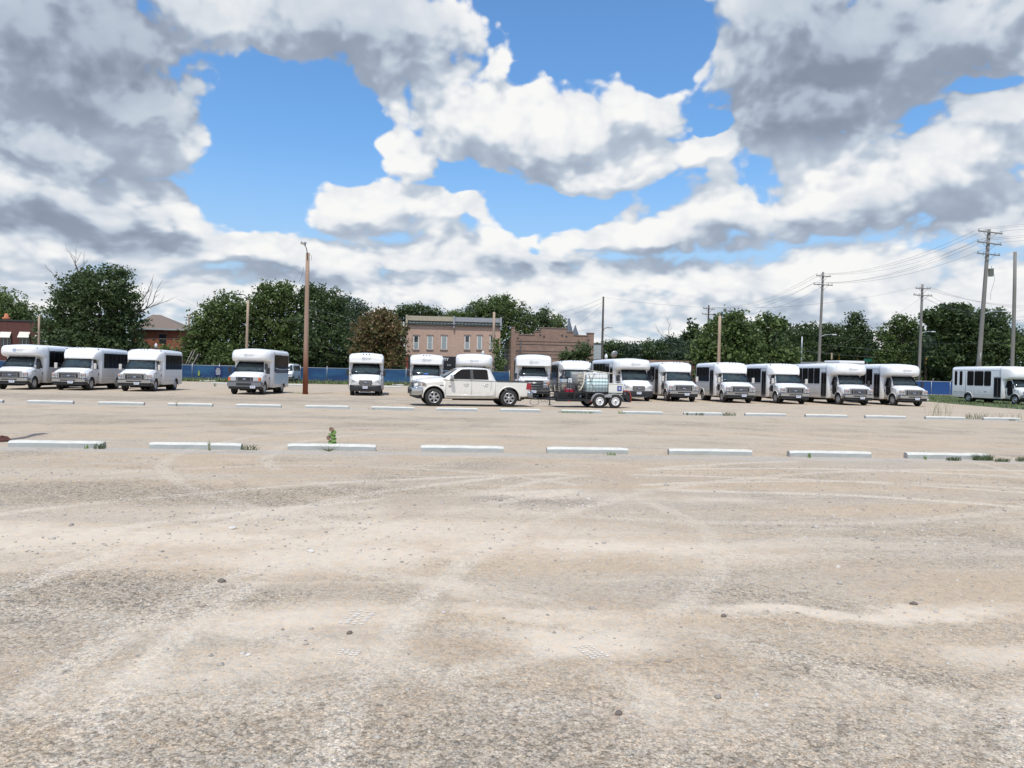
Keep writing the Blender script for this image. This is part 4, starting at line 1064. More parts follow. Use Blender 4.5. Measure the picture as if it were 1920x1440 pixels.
# grass verge sheets (the tufts stand on them)
def poly_sheet(name, pts, z, m):
    b = MB(); b.add([(x, y, z) for x, y in pts], [tuple(range(len(pts)))]); return struct(b.build(name, m))
VERGE_R = [(37.0, 42.0), (38.0, 46.5), (38.6, 51.0), (39.6, 57.0), (40.8, 61.5), (41.6, 68), (40.8, 74), (38.0, 80), (28, 84), (22, 93), (110, 93), (110, 42)]
VERGE_L = [(-70, 85), (-40, 84.0), (-22, 83.6), (-8, 84.0), (5, 84.5), (18, 86), (21.9, 93), (21.9, 94.3), (-70, 94.3)]
poly_sheet('grass_verge', VERGE_R, .005, 'grass'); poly_sheet('grass_verge', VERGE_L, .005, 'grass')
def in_poly(x, y, P):
    c = False; n = len(P)
    for i in range(n):
        x1, y1 = P[i]; x2, y2 = P[(i + 1) % n]
        if (y1 > y) != (y2 > y) and x < (x2 - x1) * (y - y1) / (y2 - y1) + x1: c = not c
    return c
def blades(name, P, n, h, seed, m, label, cat, w=.05, lean=.5):
    rg = random.Random(seed); xs = [p[0] for p in P]; ys = [p[1] for p in P]; vs = []; fs = []
    k = 0
    while k < n:
        x, y = rg.uniform(min(xs), min(max(xs), 75)), rg.uniform(min(ys), max(ys))
        if not in_poly(x, y, P): k += .25; continue
        k += 1
        hh = h * rg.uniform(.4, 1.3); a = rg.uniform(0, math.pi); dx, dy = math.cos(a) * w, math.sin(a) * w
        lx, ly = rg.uniform(-lean, lean) * hh, rg.uniform(-lean, lean) * hh
        o = len(vs); vs += [(x - dx, y - dy, 0), (x + dx, y + dy, 0), (x + lx, y + ly, hh)]; fs.append((o, o + 1, o + 2))
    b = MB(); b.add(vs, fs); return stuff(b.build(name, m), label, cat)
blades('grass', VERGE_R, 14000, .13, 1, 'grass_blade', 'green mown grass under and behind the bus at the right edge', 'grass', .05)
blades('grass', VERGE_L, 9000, .30, 2, 'grass_blade', 'ragged green weeds along the foot of the blue fence', 'grass', .07, .8)
blades('dry_grass', VERGE_L, 3000, .5, 3, 'dry_blade', 'dry seed stalks standing among the weeds by the fence', 'dry grass', .03, .5)

# ------------------------------------------------------------------ loose stones near the camera
mat('stone', (.42, .38, .33), .9, island=.36, var=.2, vscale=40)
def stones():
    rg = np.random.default_rng(7); N = 9000
    base = [(0, 0, 1), (.89, 0, .45), (.28, .85, .45), (-.72, .53, .45), (-.72, -.53, .45), (.28, -.85, .45), (.72, .53, -.45), (-.28, .85, -.45), (-.89, 0, -.45), (-.28, -.85, -.45), (.72, -.53, -.45)]
    F = [(0, 1, 2), (0, 2, 3), (0, 3, 4), (0, 4, 5), (0, 5, 1), (1, 6, 2), (2, 7, 3), (3, 8, 4), (4, 9, 5), (5, 10, 1), (6, 7, 2), (7, 8, 3), (8, 9, 4), (9, 10, 5), (10, 6, 1)]
    base = np.array(base); F = np.array(F)
    y = 2.6 + 12.5 * rg.random(N) ** 1.5; c = math.tan(YAW)
    x = y * c + (rg.random(N) - .5) * (1.45 * y + .5)
    patch = np.sin(x * .9 + 1.3 * np.sin(y * .7)) * np.cos(y * 1.1 + .8 * np.sin(x * .5))
    keep = (patch + rg.random(N) * 1.3 > .25); x, y = x[keep], y[keep]; N = len(x)
    s = .0035 + .0085 * rg.random(N) ** 2.5 + (rg.random(N) < .02) * .016 * rg.random(N)
    s *= np.clip(y / 5.5, .75, 1.6)
    jit = 1 + (rg.random((N, 11, 3)) - .5) * .7
    sc3 = np.stack([s * (1 + .5 * rg.random(N)), s * (1 + .3 * rg.random(N)), s * (.5 + .3 * rg.random(N))], 1)
    v = base[None] * jit * sc3[:, None, :]
    a = rg.random(N) * 6.28; ca, sa = np.cos(a)[:, None], np.sin(a)[:, None]
    vx = v[:, :, 0] * ca - v[:, :, 1] * sa + x[:, None]; vy = v[:, :, 0] * sa + v[:, :, 1] * ca + y[:, None]; vz = v[:, :, 2] + (s * .25)[:, None]
    V = np.stack([vx, vy, vz], 2).reshape(-1, 3); FF = (F[None] + (np.arange(N) * 11)[:, None, None]).reshape(-1, 3)
    me = np_mesh('stones', V, FF, 'stone')
    return stuff(link('stones', me), 'small loose grey and tan stones lying on the gravel in the foreground', 'stones')
def np_mesh(name, V, F, m):
    me = bpy.data.meshes.new(name); k = F.shape[1]
    me.vertices.add(len(V)); me.vertices.foreach_set('co', V.astype(np.float32).ravel())
    me.loops.add(F.size); me.loops.foreach_set('vertex_index', F.astype(np.int32).ravel())
    me.polygons.add(len(F)); me.polygons.foreach_set('loop_start', np.arange(len(F), dtype=np.int32) * k); me.polygons.foreach_set('loop_total', np.full(len(F), k, np.int32))
    me.materials.append(MATS[m] if isinstance(m, str) else m); me.update(calc_edges=True); me.validate()
    return me
stones()
for px, py, s in ((1160, 1339, .022), (467, 1229, .018), (655, 1188, .020), (415, 1091, .030), (1385, 1111, .028), (1713, 1133, .030), (1357, 1156, .022), (330, 1108, .030), (190, 1108, .03), (435, 992, .035), (564, 1048, .032), (395, 1339, .024), (545, 1079, .028), (33, 1079, .035), (582, 1035, .03)):
    pass
mat('dark_stone', (.16, .13, .11), .85, var=.3, vscale=60)
mat('light_stone', (.62, .58, .52), .85, var=.2, vscale=60)
rg = random.Random(11)
for i, (px, py, s, mm, lab) in enumerate(((1160, 1339, .017, 'dark_stone', 'small brown stone alone on the pale dusty patch, bottom right of centre'), (655, 1188, .017, 'dark_stone', 'small dark stone just below the clear tyre print'), (466, 1229, .014, 'light_stone', 'small pale stone left of and below the clear tyre print'),
        (415, 1091, .024, 'dark_stone', 'brown stone in the left gravel, upper left of the tyre print'), (1357, 1156, .017, 'dark_stone', 'small dark stone right of the pale dusty patch'), (1713, 1133, .022, 'dark_stone', 'dark stone on the pale strip at the far right'), (435, 992, .030, 'light_stone', 'pale stone in the pale band on the left'), (582, 1035, .026, 'light_stone', 'pale stone in the middle of the pale band'))):
    p = gnd(px, py); me = bmesh.new(); bmesh.ops.create_icosphere(me, subdivisions=2, radius=1)
    for v in me.verts:
        v.co *= 1 + rg.uniform(-.16, .16); v.co.x *= s * 1.5; v.co.y *= s * 1.1; v.co.z *= s * .7
    m_ = bpy.data.meshes.new('stone'); me.to_mesh(m_); me.free(); m_.materials.append(MATS[mm])
    tag(link('stone', m_, None, (p.x, p.y, s * .35), (0, 0, rg.uniform(0, 3))), lab, 'stone', 'larger stones on the gravel')
# pale tyre prints pressed in the dust
mat('pale_dust', (.70, .64, .55), .95, var=.15, vscale=20)
def tyre_print(px, py, w, l, ang, label, rows=4, n=9, seed=0):
    p = gnd(px, py); rg = random.Random(seed); b = MB()
    for r_ in range(rows):
        u = (r_ + .5) / rows * w - w / 2
        for k in range(n):
            v = (k + .5) / n * l - l / 2
            if rg.random() < .12: continue
            a = rg.uniform(.6, 1); ww, ll = w / rows * .36 * a, l / n * .36 * a
            sk = ll * .5 * (1 if r_ % 2 else -1)
            n0 = len(b.v); pts = [(u - ww, v - ll - sk), (u + ww * .3, v - ll), (u + ww, v - ll + sk), (u + ww, v + ll + sk), (u - ww * .2, v + ll), (u - ww, v + ll - sk)]
            b.add([(x + rg.uniform(-.004, .004), y, .0035) for x, y in pts], [tuple(range(6))])
    o = b.build('tyre_print', 'pale_dust', None, (p.x, p.y, 0), (0, 0, ang)); struct(o); return o
tyre_print(670, 1158, .20, .30, R(-14), '', 4, 9, 1)
tyre_print(1108, 1222, .14, .24, R(22), '', 4, 8, 2)
tyre_print(655, 1224, .14, .10, R(-10), '', 4, 3, 3)

# ------------------------------------------------------------------ wheel stops
def stop_mesh(seed, L=1.87):
    rg = random.Random(seed); b = MB(); n = 10
    prof = [(-.085, 0), (-.085, .09), (-.045, .135), (.045, .135), (.085, .09), (.085, 0)]
    for i in range(n):
        pass
    rings = []
    for i in range(n + 1):
        x = i / n * L; e = .012 if 0 < i < n else 0
        sc_ = 1 if 0 < i < n else .93
        rings.append([Vector((x + (.012 if i == 0 else -.012 if i == n else 0), y * sc_ + rg.uniform(-.003, .003), max(0, z * (1 if z < .01 else sc_) + rg.uniform(-.004, .004) * (z > .01)))) for y, z in prof])
    k = len(prof)
    for i in range(n):
        vs = rings[i] + rings[i + 1]
        for j in range(k - 1):
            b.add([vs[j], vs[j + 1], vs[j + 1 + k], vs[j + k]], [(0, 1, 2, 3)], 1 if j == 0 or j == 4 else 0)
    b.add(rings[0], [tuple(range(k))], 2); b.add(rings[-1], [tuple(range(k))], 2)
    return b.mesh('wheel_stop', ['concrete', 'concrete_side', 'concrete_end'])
SM = [stop_mesh(i) for i in range(4)]
near = [(13, 193, 840, 839.5, 'white concrete wheel stop at the left end of the near row, grass at its side'), (278, 453, 842, 843, 'white concrete wheel stop in the near row, second from the left, grass stalk before it'),
        (538, 705, 844, 845, 'white concrete wheel stop in front of the tall leafy weed'), (788, 945, 845.5, 848, 'white concrete wheel stop in the near row, next one right of the leafy weed'),
        (1025, 1179, 849, 851, 'white concrete wheel stop in the near row, fifth from the left'), (1254, 1412, 852, 854, 'white concrete wheel stop in the near row, sixth from the left, grey left end showing'),
        (1480, 1636, 857, 858, 'white concrete wheel stop in the near row, second from the right'), (1701, 1855, 860, 862, 'white concrete wheel stop at the right end of the near row, dark grass before it')]
for i, (a, b_, ya, yb_, lab) in enumerate(near):
    A, B = gnd(a, ya), gnd(b_, yb_); Y = 16.52 + (A.y + B.y - 33.04) * .25
    A = Vector((onY(a, Y, ya), Y, 0)); B = Vector((onY(b_, Y, yb_), Y, 0))
    o = link('wheel_stop', SM[i % 4], None, (A.x, Y + .085, 0), (0, 0, random.Random(i).uniform(-.012, .012))); o.scale = ((B.x - A.x) / 1.87, 1, 1)
    tag(o, lab, 'wheel stop', 'wheel stops in the near row')
ORD = 'first second third fourth fifth sixth seventh eighth ninth tenth eleventh twelfth thirteenth fourteenth fifteenth sixteenth seventeenth'.split()
far = [(-82, 7, 752), (52, 139, 755), (185, 271, 757), (315, 400, 760), (443, 528, 763), (572, 655, 765), (696, 777, 767), (818, 896, 769), (937, 1013, 771), (1052, 1127, 773), (1166, 1242, 774.5), (1281, 1357, 777), (1396, 1474, 779.5), (1509, 1588, 782), (1621, 1698, 784), (1734, 1807, 786), (1842, 1912, 788)]
extra = {7: ', before the pickup cab', 8: ', before the pickup rear wheel', 9: ', before the tank trailer', 0: ', cut by the picture edge'}
for i, (a, b_, ya) in enumerate(far):
    Y = 33.9 - .12 + .08 * math.sin(i * 1.7)
    xa, xb = onY(a, Y, ya), onY(b_, Y, ya)
    o = link('wheel_stop', SM[(i * 3) % 4], None, (xa, Y, 0), (0, 0, random.Random(i + 40).uniform(-.02, .02))); o.scale = ((xb - xa) / 1.87, 1, 1)
    tag(o, 'white wheel stop, %s from the left in the middle row%s' % (ORD[i], extra.get(i, '')), 'wheel stop', 'wheel stops in the middle row')
rear = [(305, 341, 719.3, 'behind the third bus from the left'), (397, 430, 719.6, 'between the third and fourth buses'), (536, 570, 723.3, 'just left of the tall rusty lamp pole'), (718, 753, 726.5, 'between the two short nosed buses'), (1340, 1352, 741, 'behind the row of right hand buses')]
for i, (a, b_, ya, w_) in enumerate(rear):
    Y = 74.2; xa, xb = onY(a, Y, ya), onY(b_, Y, ya)
    o = link('wheel_stop', SM[i % 4], None, (xa, Y, 0)); o.scale = ((xb - xa) / 1.87, 1, 1)
    tag(o, 'white wheel stop of the back row seen ' + w_, 'wheel stop', 'wheel stops in the back row')
for i, (a, b_, w_) in enumerate(((374, 404, 'left of the van'), (735, 757, 'right of the second straight facing bus gap'))):
    Y = 84.5; xa, xb = onY(a, Y, 715), onY(b_, Y, 715)
    o = link('wheel_stop', SM[i], None, (xa, Y, 0)); o.scale = ((xb - xa) / 1.87, 1, 1)
    tag(o, ['pale wheel stop at the grass edge before the fence sign', 'pale wheel stop at the grass edge between the two straight facing buses'][i], 'wheel stop', 'wheel stops at the grass edge')
# ------------------------------------------------------------------ trees
mat('bark', (.075, .058, .045), .9, var=.3, vscale=4)
mat('dead_wood', (.12, .10, .085), .9)
def leafmat(name, c, c2, trans=.35):
    m = bpy.data.materials.new(name); m.use_nodes = True; t = m.node_tree; g = NT(t); b = t.nodes['Principled BSDF']
    geo = g.n('ShaderNodeNewGeometry'); tc = g.n('ShaderNodeTexCoord')
    n = g.noise(tc.outputs['Object'], .45, 4, .6)
    col = g.mix(g.ramp(g.math('ADD', g.math('MULTIPLY', geo.outputs['Random Per Island'], .45), g.math('MULTIPLY', n, .75)), .28, .85), c3(c), c3(c2))
    g.set(b, 'Base Color', col); b.inputs['Roughness'].default_value = .55; b.inputs['Specular IOR Level'].default_value = .3
    tr = g.n('ShaderNodeBsdfTranslucent'); g.set(tr, 0, col)
    mx = g.n('ShaderNodeMixShader', ins={0: trans}); out = t.nodes['Material Output']
    t.links.new(b.outputs[0], mx.inputs[1]); t.links.new(tr.outputs[0], mx.inputs[2]); t.links.new(mx.outputs[0], out.inputs[0])
    MATS[name] = m
leafmat('leaf_mid', (.065, .100, .036), (.145, .200, .062))
leafmat('leaf_dark', (.050, .078, .034), (.105, .150, .055))
leafmat('leaf_light', (.080, .120, .038), (.18, .235, .075))
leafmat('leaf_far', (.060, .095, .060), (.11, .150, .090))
leafmat('leaf_rust', (.10, .125, .045), (.225, .145, .075))

def crown_mesh(lobes, seed, leaf=.42, dens=1.0, m='leaf_mid', clump=1.0, fill=True):
    """lobes: (cx, cy, cz, rx, ry, rz) metres. Leaf sprays gathered in clumps over each lobe."""
    rg = np.random.default_rng(seed); C = []; S = []
    for (cx, cy, cz, rx, ry, rz) in lobes:
        area = 4 * math.pi * ((rx * ry) ** 1.6 / 3 + (rx * rz) ** 1.6 / 3 + (ry * rz) ** 1.6 / 3) ** (1 / 1.6)
        nc = max(8, int(area * .80 * dens / clump))
        d = rg.normal(size=(nc, 3)); d /= np.linalg.norm(d, axis=1)[:, None]
        rad = .62 + .46 * rg.random(nc) ** .7
        cc = d * rad[:, None] * np.array([rx, ry, rz]) + np.array([cx, cy, cz])
        cr = (.35 + .55 * rg.random(nc)) * clump
        k = 16; n = rg.normal(size=(nc, k, 3)); n *= (cr / 1.7)[:, None, None] * np.array([1, 1, .7])
        C.append((cc[:, None, :] + n).reshape(-1, 3)); S.append(np.repeat(leaf * (.6 + .8 * rg.random(nc * k // 1)), 1))
        if fill:
            nf = int(area * 2.6); d = rg.normal(size=(nf, 3)); d /= np.linalg.norm(d, axis=1)[:, None]
            C.append(d * (.30 + .52 * rg.random(nf) ** .8)[:, None] * np.array([rx, ry, rz]) + np.array([cx, cy, cz])); S.append(leaf * 2.1 * (.7 + .6 * rg.random(nf)))
    C = np.concatenate(C); S = np.concatenate(S); N = len(C)
    keep = C[:, 2] > .3; C, S = C[keep], S[keep]; N = len(C)
    nrm = rg.normal(size=(N, 3)); nrm[:, 2] = np.abs(nrm[:, 2]) * .8 + .25; nrm /= np.linalg.norm(nrm, axis=1)[:, None]
    a = np.cross(nrm, rg.normal(size=(N, 3))); a /= np.linalg.norm(a, axis=1)[:, None]; bb = np.cross(nrm, a)
    u = a * S[:, None] * .62; v = bb * S[:, None] * .36
    V = np.stack([C - u, C - u * .25 - v, C + u * .9, C - u * .1 + v], 1).reshape(-1, 3)
    F = np.arange(N * 4).reshape(-1, 4)
    return np_mesh('crown', V, F, m)

def tree(name, label, px, dist, lobes, m='leaf_mid', leaf=.31, seed=0, dens=1.3, trunk=.3, cat='tree', group='trees beyond the lot', clump=1.0, Y=None, base_px=None):
    """lobes as (px_x, px_y, rx_px, ry_px): the crown is measured on the survey distance and given real depth"""
    Y = dist; k = Y / F_PX
    bx = onY(base_px or px, Y, 690)
    L3 = []; rg = random.Random(seed)
    for q in lobes:
        c = atY(q[0], q[1], Y); rx, rz = q[2] * k, q[3] * k
        L3.append((c.x - bx, rg.uniform(-.4, .4) * rx, c.z, rx, max(rx, rz) * .85, rz))
    t = thing(name, label, cat, (bx, Y, 0), 0, group)
    link('crown', crown_mesh(L3, seed, leaf, dens, m, clump), t)
    b = MB(); top = max(l[2] for l in L3); main = sorted(L3, key=lambda l: -l[3] * l[5])[0]
    fz = max(1.0, min(l[2] - l[5] * .5 for l in L3))
    b.tube([(0, 0, 0), (.05, 0, fz * .5), (main[0] * .3, main[1] * .3, fz), (main[0] * .8, main[1] * .6, max(fz + .5, main[2]))], [trunk * 1.25, trunk, trunk * .85, trunk * .35], 8)
    for l in L3[:8]:
        b.tube([(main[0] * .25, main[1] * .25, fz * .9), ((l[0] + main[0] * .25) * .5, l[1] * .5, (fz + l[2]) * .5 + .2), (l[0], l[1], l[2] + l[5] * .4)], [trunk * .5, trunk * .32, trunk * .08], 6)
    b.build('trunk', 'bark', t)
    return t

def bare_branches(par, pts_list, m='dead_wood', k=1.0, seed=0):
    rg = random.Random(seed); b = None
    def grow(p, d, L, r, lv):
        pts = [p]; q = p
        for i in range(3):
            d = (d + Vector((rg.uniform(-.25, .25), rg.uniform(-.25, .25), rg.uniform(-.1, .25)))).normalized(); q = q + d * L / 3; pts.append(q)
        b.tube(pts, [r, r * .8, r * .6, r * .35], 5)
        if lv > 0:
            for i in range(3):
                s = pts[1 + i % 3]; dd = (d + Vector((rg.uniform(-.8, .8), rg.uniform(-.5, .5), rg.uniform(-.2, .7)))).normalized(); grow(s, dd, L * .6, r * .5, lv - 1)
    for p, d, L, r in pts_list:
        b = MB(); grow(Vector(p), Vector(d).normalized(), L, r, 2); b.build('dead_limb', m, par)

T = tree
T('tree', 'green tree at the left picture edge behind the brick shops', 20, 138, [(12, 580, 42, 36), (-20, 590, 40, 40), (46, 600, 26, 30), (10, 625, 55, 35)], 'leaf_light', seed=1)
tb = T('tree', 'biggest dark tree on the left with dead twigs on top and right', 165, 112, [(140, 545, 42, 32), (118, 585, 42, 38), (205, 540, 46, 34), (232, 560, 34, 28), (180, 590, 62, 48), (225, 610, 45, 36), (100, 620, 36, 36), (140, 650, 62, 40), (210, 655, 56, 36), (88, 665, 26, 26), (160, 520, 24, 16), (222, 515, 22, 13), (262, 655, 22, 22)], 'leaf_dark', seed=2, trunk=.5)
k_ = 112 / F_PX
def rel(px, py): 
    c = atY(px, py, 112); return (c.x - tb.location.x, 0, c.z)
bare_branches(tb, [(rel(148, 515), (0, 0, 1), 2.4, .06), (rel(148, 515), (-.6, 0, 1), 2.6, .06), (rel(146, 520), (.5, 0, 1), 2.2, .05), (rel(110, 525), (-1, 0, .6), 1.8, .05), (rel(245, 595), (1, 0, .35), 3.6, .13), (rel(250, 575), (1, 0, .8), 3.0, .10), (rel(245, 585), (1, .2, .1), 3.4, .09)], seed=4)
T('tree', 'small leafy tree in front of the brick house gable', 322, 108, [(322, 672, 16, 20), (310, 660, 9, 12)], 'leaf_light', seed=31, leaf=.35, trunk=.1)
T('tree', 'rounded green tree right of the brick house', 395, 108, [(430, 580, 38, 30), (398, 600, 36, 34), (375, 630, 32, 30), (365, 665, 34, 28), (420, 640, 48, 40), (440, 675, 52, 28), (468, 588, 14, 16), (455, 610, 40, 40)], 'leaf_mid', seed=3, trunk=.4)
T('tree', 'tall green tree between the short lamp pole and the rusty pole', 510, 110, [(510, 560, 36, 30), (488, 585, 30, 32), (530, 545, 22, 20), (545, 580, 32, 36), (505, 620, 50, 40), (520, 665, 60, 34), (495, 545, 14, 16), (560, 625, 40, 40)], 'leaf_mid', seed=5, trunk=.45)
T('tree', 'tall green tree just right of the rusty lamp pole', 610, 109, [(590, 560, 28, 26), (575, 550, 18, 20), (615, 570, 32, 34), (600, 610, 48, 40), (625, 650, 52, 38), (585, 670, 42, 28), (632, 590, 26, 30)], 'leaf_dark', seed=6, trunk=.45)
T('tree', 'hazy feathery tree behind the trees left of the rust coloured tree', 660, 140, [(655, 580, 30, 28), (640, 600, 34, 34), (680, 590, 22, 22), (660, 630, 40, 40)], 'leaf_far', seed=7)
T('tree', 'rust and green coloured round tree left of the pink brick building', 712, 101, [(712, 612, 38, 30), (690, 625, 30, 30), (738, 622, 24, 34), (705, 655, 46, 34), (735, 660, 30, 30), (690, 675, 30, 22), (715, 592, 20, 12)], 'leaf_rust', seed=8, leaf=.34, trunk=.3)
T('tree', 'dark tree rising behind the left half of the pink brick building', 785, 135, [(785, 588, 36, 17), (760, 590, 24, 18), (812, 590, 20, 14), (785, 620, 45, 30)], 'leaf_dark', seed=9)
T('tree', 'low light green tree behind the middle of the pink brick building', 855, 140, [(858, 592, 22, 10), (845, 600, 24, 14), (875, 600, 22, 18)], 'leaf_light', seed=10)
T('tree', 'large green tree behind the right half of the pink brick building', 930, 138, [(930, 582, 44, 26), (905, 585, 32, 22), (965, 590, 30, 26), (985, 610, 24, 28), (930, 620, 50, 40), (945, 565, 18, 12)], 'leaf_mid', seed=11, trunk=.5)
T('tree', 'narrow dark tree rising left of the church spire', 1018, 142, [(1018, 592, 15, 18), (1010, 612, 20, 22), (1028, 610, 16, 20)], 'leaf_dark', seed=12)
T('tree', 'small yellow green tree beside the church spire', 1043, 146, [(1043, 603, 14, 17), (1050, 615, 12, 14)], 'leaf_light', seed=13)
T('vine', 'climbing vine on the right corner of the pink brick building', 936, 106, [(938, 690, 9, 16), (933, 665, 6, 14), (942, 712, 8, 14), (931, 645, 4, 10)], 'leaf_light', seed=14, leaf=.3, trunk=.06, cat='vine', group=None)
T('bush', 'dark bush in front of the stepped brick warehouse', 1080, 104, [(1080, 668, 24, 16), (1097, 655, 12, 16), (1062, 672, 16, 12)], 'leaf_dark', seed=15, leaf=.35, trunk=.1, cat='bush', group=None)
for i, (x, tp, w_, lab) in enumerate(((1150, 636, 32, 'low dark tree right of the telephone pole'), (1185, 640, 32, 'low dark tree behind the satellite dish'), (1225, 636, 34, 'low dark tree behind the long brick building, left one'), (1262, 628, 30, 'dark tree with a bare top left of the crossarm pole'), (1290, 640, 30, 'low dark tree behind the long brick building, right one'))):
    o = T('tree', lab, x, 150, [(x, tp + 14, w_ * .7, 14), (x - w_ * .4, tp + 22, w_ * .6, 16), (x + w_ * .4, tp + 24, w_ * .6, 16), (x, tp + 40, w_, 22)], ['leaf_dark', 'leaf_far'][i % 2], seed=20 + i)
    if i == 3: bare_branches(o, [((-.8, 0, 9.2), (-.3, 0, 1), 2.6, .06), ((-1.6, 0, 8.5), (-.4, 0, 1), 2.4, .05)], seed=9)
T('tree', 'dense green tree behind the lamp pole on the right', 1350, 92, [(1345, 615, 32, 24), (1375, 605, 30, 20), (1335, 640, 34, 30), (1385, 635, 40, 34), (1320, 665, 32, 26), (1365, 672, 50, 24), (1400, 660, 36, 30), (1388, 592, 12, 10)], 'leaf_mid', seed=30, leaf=.36, trunk=.35)
T('tree', 'airy round topped tree right of the dense green tree', 1440, 96, [(1440, 604, 28, 17), (1420, 612, 18, 15), (1460, 608, 16, 14), (1430, 645, 30, 26), (1455, 665, 36, 24), (1440, 628, 12, 14), (1480, 672, 22, 18), (1412, 670, 20, 20)], 'leaf_mid', seed=32, leaf=.34, dens=.8, trunk=.3)
T('tree', 'dark tree left of the tall twin crossarm pole', 1500, 128, [(1500, 630, 26, 22), (1482, 645, 24, 22), (1520, 622, 24, 18), (1500, 665, 38, 28)], 'leaf_dark', seed=33)
T('tree', 'dark tree behind the tall twin crossarm pole', 1552, 130, [(1552, 622, 24, 18), (1545, 645, 32, 28), (1560, 665, 34, 26)], 'leaf_dark', seed=34)
T('tree', 'pointed dark tree above the traffic lights', 1605, 128, [(1605, 603, 17, 20), (1600, 625, 28, 24), (1618, 632, 26, 26), (1605, 660, 42, 32), (1585, 645, 24, 24)], 'leaf_dark', seed=35)
T('tree', 'dense green tree left of the short crossarm pole', 1695, 124, [(1692, 608, 26, 20), (1675, 630, 28, 26), (1712, 622, 20, 24), (1695, 655, 44, 36), (1670, 670, 30, 26)], 'leaf_mid', seed=36)
T('tree', 'low dark tree behind the short crossarm pole', 1735, 132, [(1738, 650, 28, 30), (1755, 668, 30, 28)], 'leaf_far', seed=37)
T('tree', 'spreading dark tree left of the leaning pole', 1790, 118, [(1770, 592, 30, 20), (1795, 585, 28, 16), (1750, 600, 22, 16), (1810, 610, 36, 28), (1775, 620, 30, 20), (1825, 640, 50, 40), (1790, 668, 46, 30)], 'leaf_dark', seed=38, leaf=.5, trunk=.45)
T('tree', 'dark tree behind the leaning pole at the right edge', 1870, 116, [(1850, 595, 26, 18), (1872, 612, 26, 22), (1860, 650, 44, 40), (1895, 640, 34, 30), (1875, 585, 12, 8)], 'leaf_dark', seed=39, trunk=.4)
T('tree', 'olive tree cut by the right picture edge', 1925, 112, [(1925, 665, 40, 34), (1910, 650, 28, 26), (1945, 640, 34, 30)], 'leaf_mid', seed=40)
hb = []
for i in range(34):
    x = -85 + i * 6.2; e_ = 3.0 if x > 48 else 0; hb.append((x, 158 + 3 * math.sin(i), 2.6 + e_ + 1.4 * math.sin(i * 2.3), 4.4, 2.5, 3.6 + e_ + 1.2 * math.sin(i * 1.3)))
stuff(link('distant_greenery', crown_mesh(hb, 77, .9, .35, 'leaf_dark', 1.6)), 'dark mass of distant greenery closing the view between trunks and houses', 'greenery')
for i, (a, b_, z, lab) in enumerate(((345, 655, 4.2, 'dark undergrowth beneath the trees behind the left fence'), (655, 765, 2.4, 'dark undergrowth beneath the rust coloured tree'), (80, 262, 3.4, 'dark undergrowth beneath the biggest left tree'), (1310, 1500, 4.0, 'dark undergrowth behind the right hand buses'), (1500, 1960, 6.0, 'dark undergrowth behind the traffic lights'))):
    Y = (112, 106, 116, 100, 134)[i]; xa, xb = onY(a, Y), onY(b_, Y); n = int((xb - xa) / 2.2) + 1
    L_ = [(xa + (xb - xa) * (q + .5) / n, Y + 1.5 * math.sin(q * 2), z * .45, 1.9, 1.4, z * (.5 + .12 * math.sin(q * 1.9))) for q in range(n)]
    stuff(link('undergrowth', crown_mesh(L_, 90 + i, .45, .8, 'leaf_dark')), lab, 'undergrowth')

# ------------------------------------------------------------------ buildings
def brickmat(name, c, c2, mortar, sc=6.0, stain=.3):
    m = bpy.data.materials.new(name); m.use_nodes = True; t = m.node_tree; g = NT(t); b = t.nodes['Principled BSDF']
    P = g.n('ShaderNodeTexCoord').outputs['Object']
    sp = g.n('ShaderNodeSeparateXYZ', ins={0: P}); v = g.n('ShaderNodeCombineXYZ', ins={0: g.math('ADD', sp.outputs[0], sp.outputs[1]), 1: sp.outputs[2], 2: 0.0}).outputs[0]
    br = g.n('ShaderNodeTexBrick', ins={'Vector': v, 'Color1': c3(c), 'Color2': c3(c2), 'Mortar': c3(mortar), 'Scale': sc, 'Mortar Size': .012, 'Brick Width': 1.3, 'Row Height': .45})
    n = g.noise(g.vmath('MULTIPLY', P, (1, 1, .25)), 1.2, 6, .65); n2 = g.noise(P, 7.0, 4, .6)
    k = g.math('ADD', g.math('MULTIPLY_ADD', n, 2 * stain, 1 - stain), g.math('MULTIPLY_ADD', n2, .3, -.15))
    col = g.vmath('SCALE', br.outputs[0]); g.set(col.node, 'Scale', k)
    g.set(b, 'Base Color', col); b.inputs['Roughness'].default_value = .9; MATS[name] = m
brickmat('pink_brick', (.46, .315, .24), (.51, .35, .27), (.50, .36, .30), 5, .18)
brickmat('warehouse_brick', (.26, .17, .13), (.33, .21, .16), (.22, .16, .13), 2.2, .3)
brickmat('dark_brick', (.10, .038, .032), (.13, .05, .04), (.09, .05, .045), 4, .3)
brickmat('red_brick', (.27, .085, .05), (.32, .11, .06), (.2, .1, .07), 5, .35)
mat('parapet_cream', (.42, .37, .27), .8, var=.35, vscale=3)
mat('parapet_grey', (.32, .33, .35), .8, var=.3, vscale=3)
mat('cornice_dark', (.035, .045, .04), .7, var=.3)
mat('white_trim', (.66, .65, .62), .7, var=.1)
mat('stone_sill', (.25, .18, .15), .9)
mat('window_dark', (.03, .035, .04), .08, spec=.7)
mat('window_pale', (.30, .34, .34), .25, var=.2)
mat('shingle', (.20, .155, .125), .95, var=.2, vscale=8)
mat('sign_black', (.012, .013, .016), .5)
mat('sign_white', (.8, .8, .8), .6)
mat('red_paint', (.28, .04, .035), .6)
mat('slate', (.10, .12, .15), .7)
mat('awning', (.68, .65, .56), .7, var=.08)
mat('roof_tar', (.12, .11, .1), .9)
mat('stair_wood', (.30, .26, .24), .8); mat('clay', (.50, .17, .08), .8)
mat('grey_render', (.42, .46, .47), .8, var=.15)

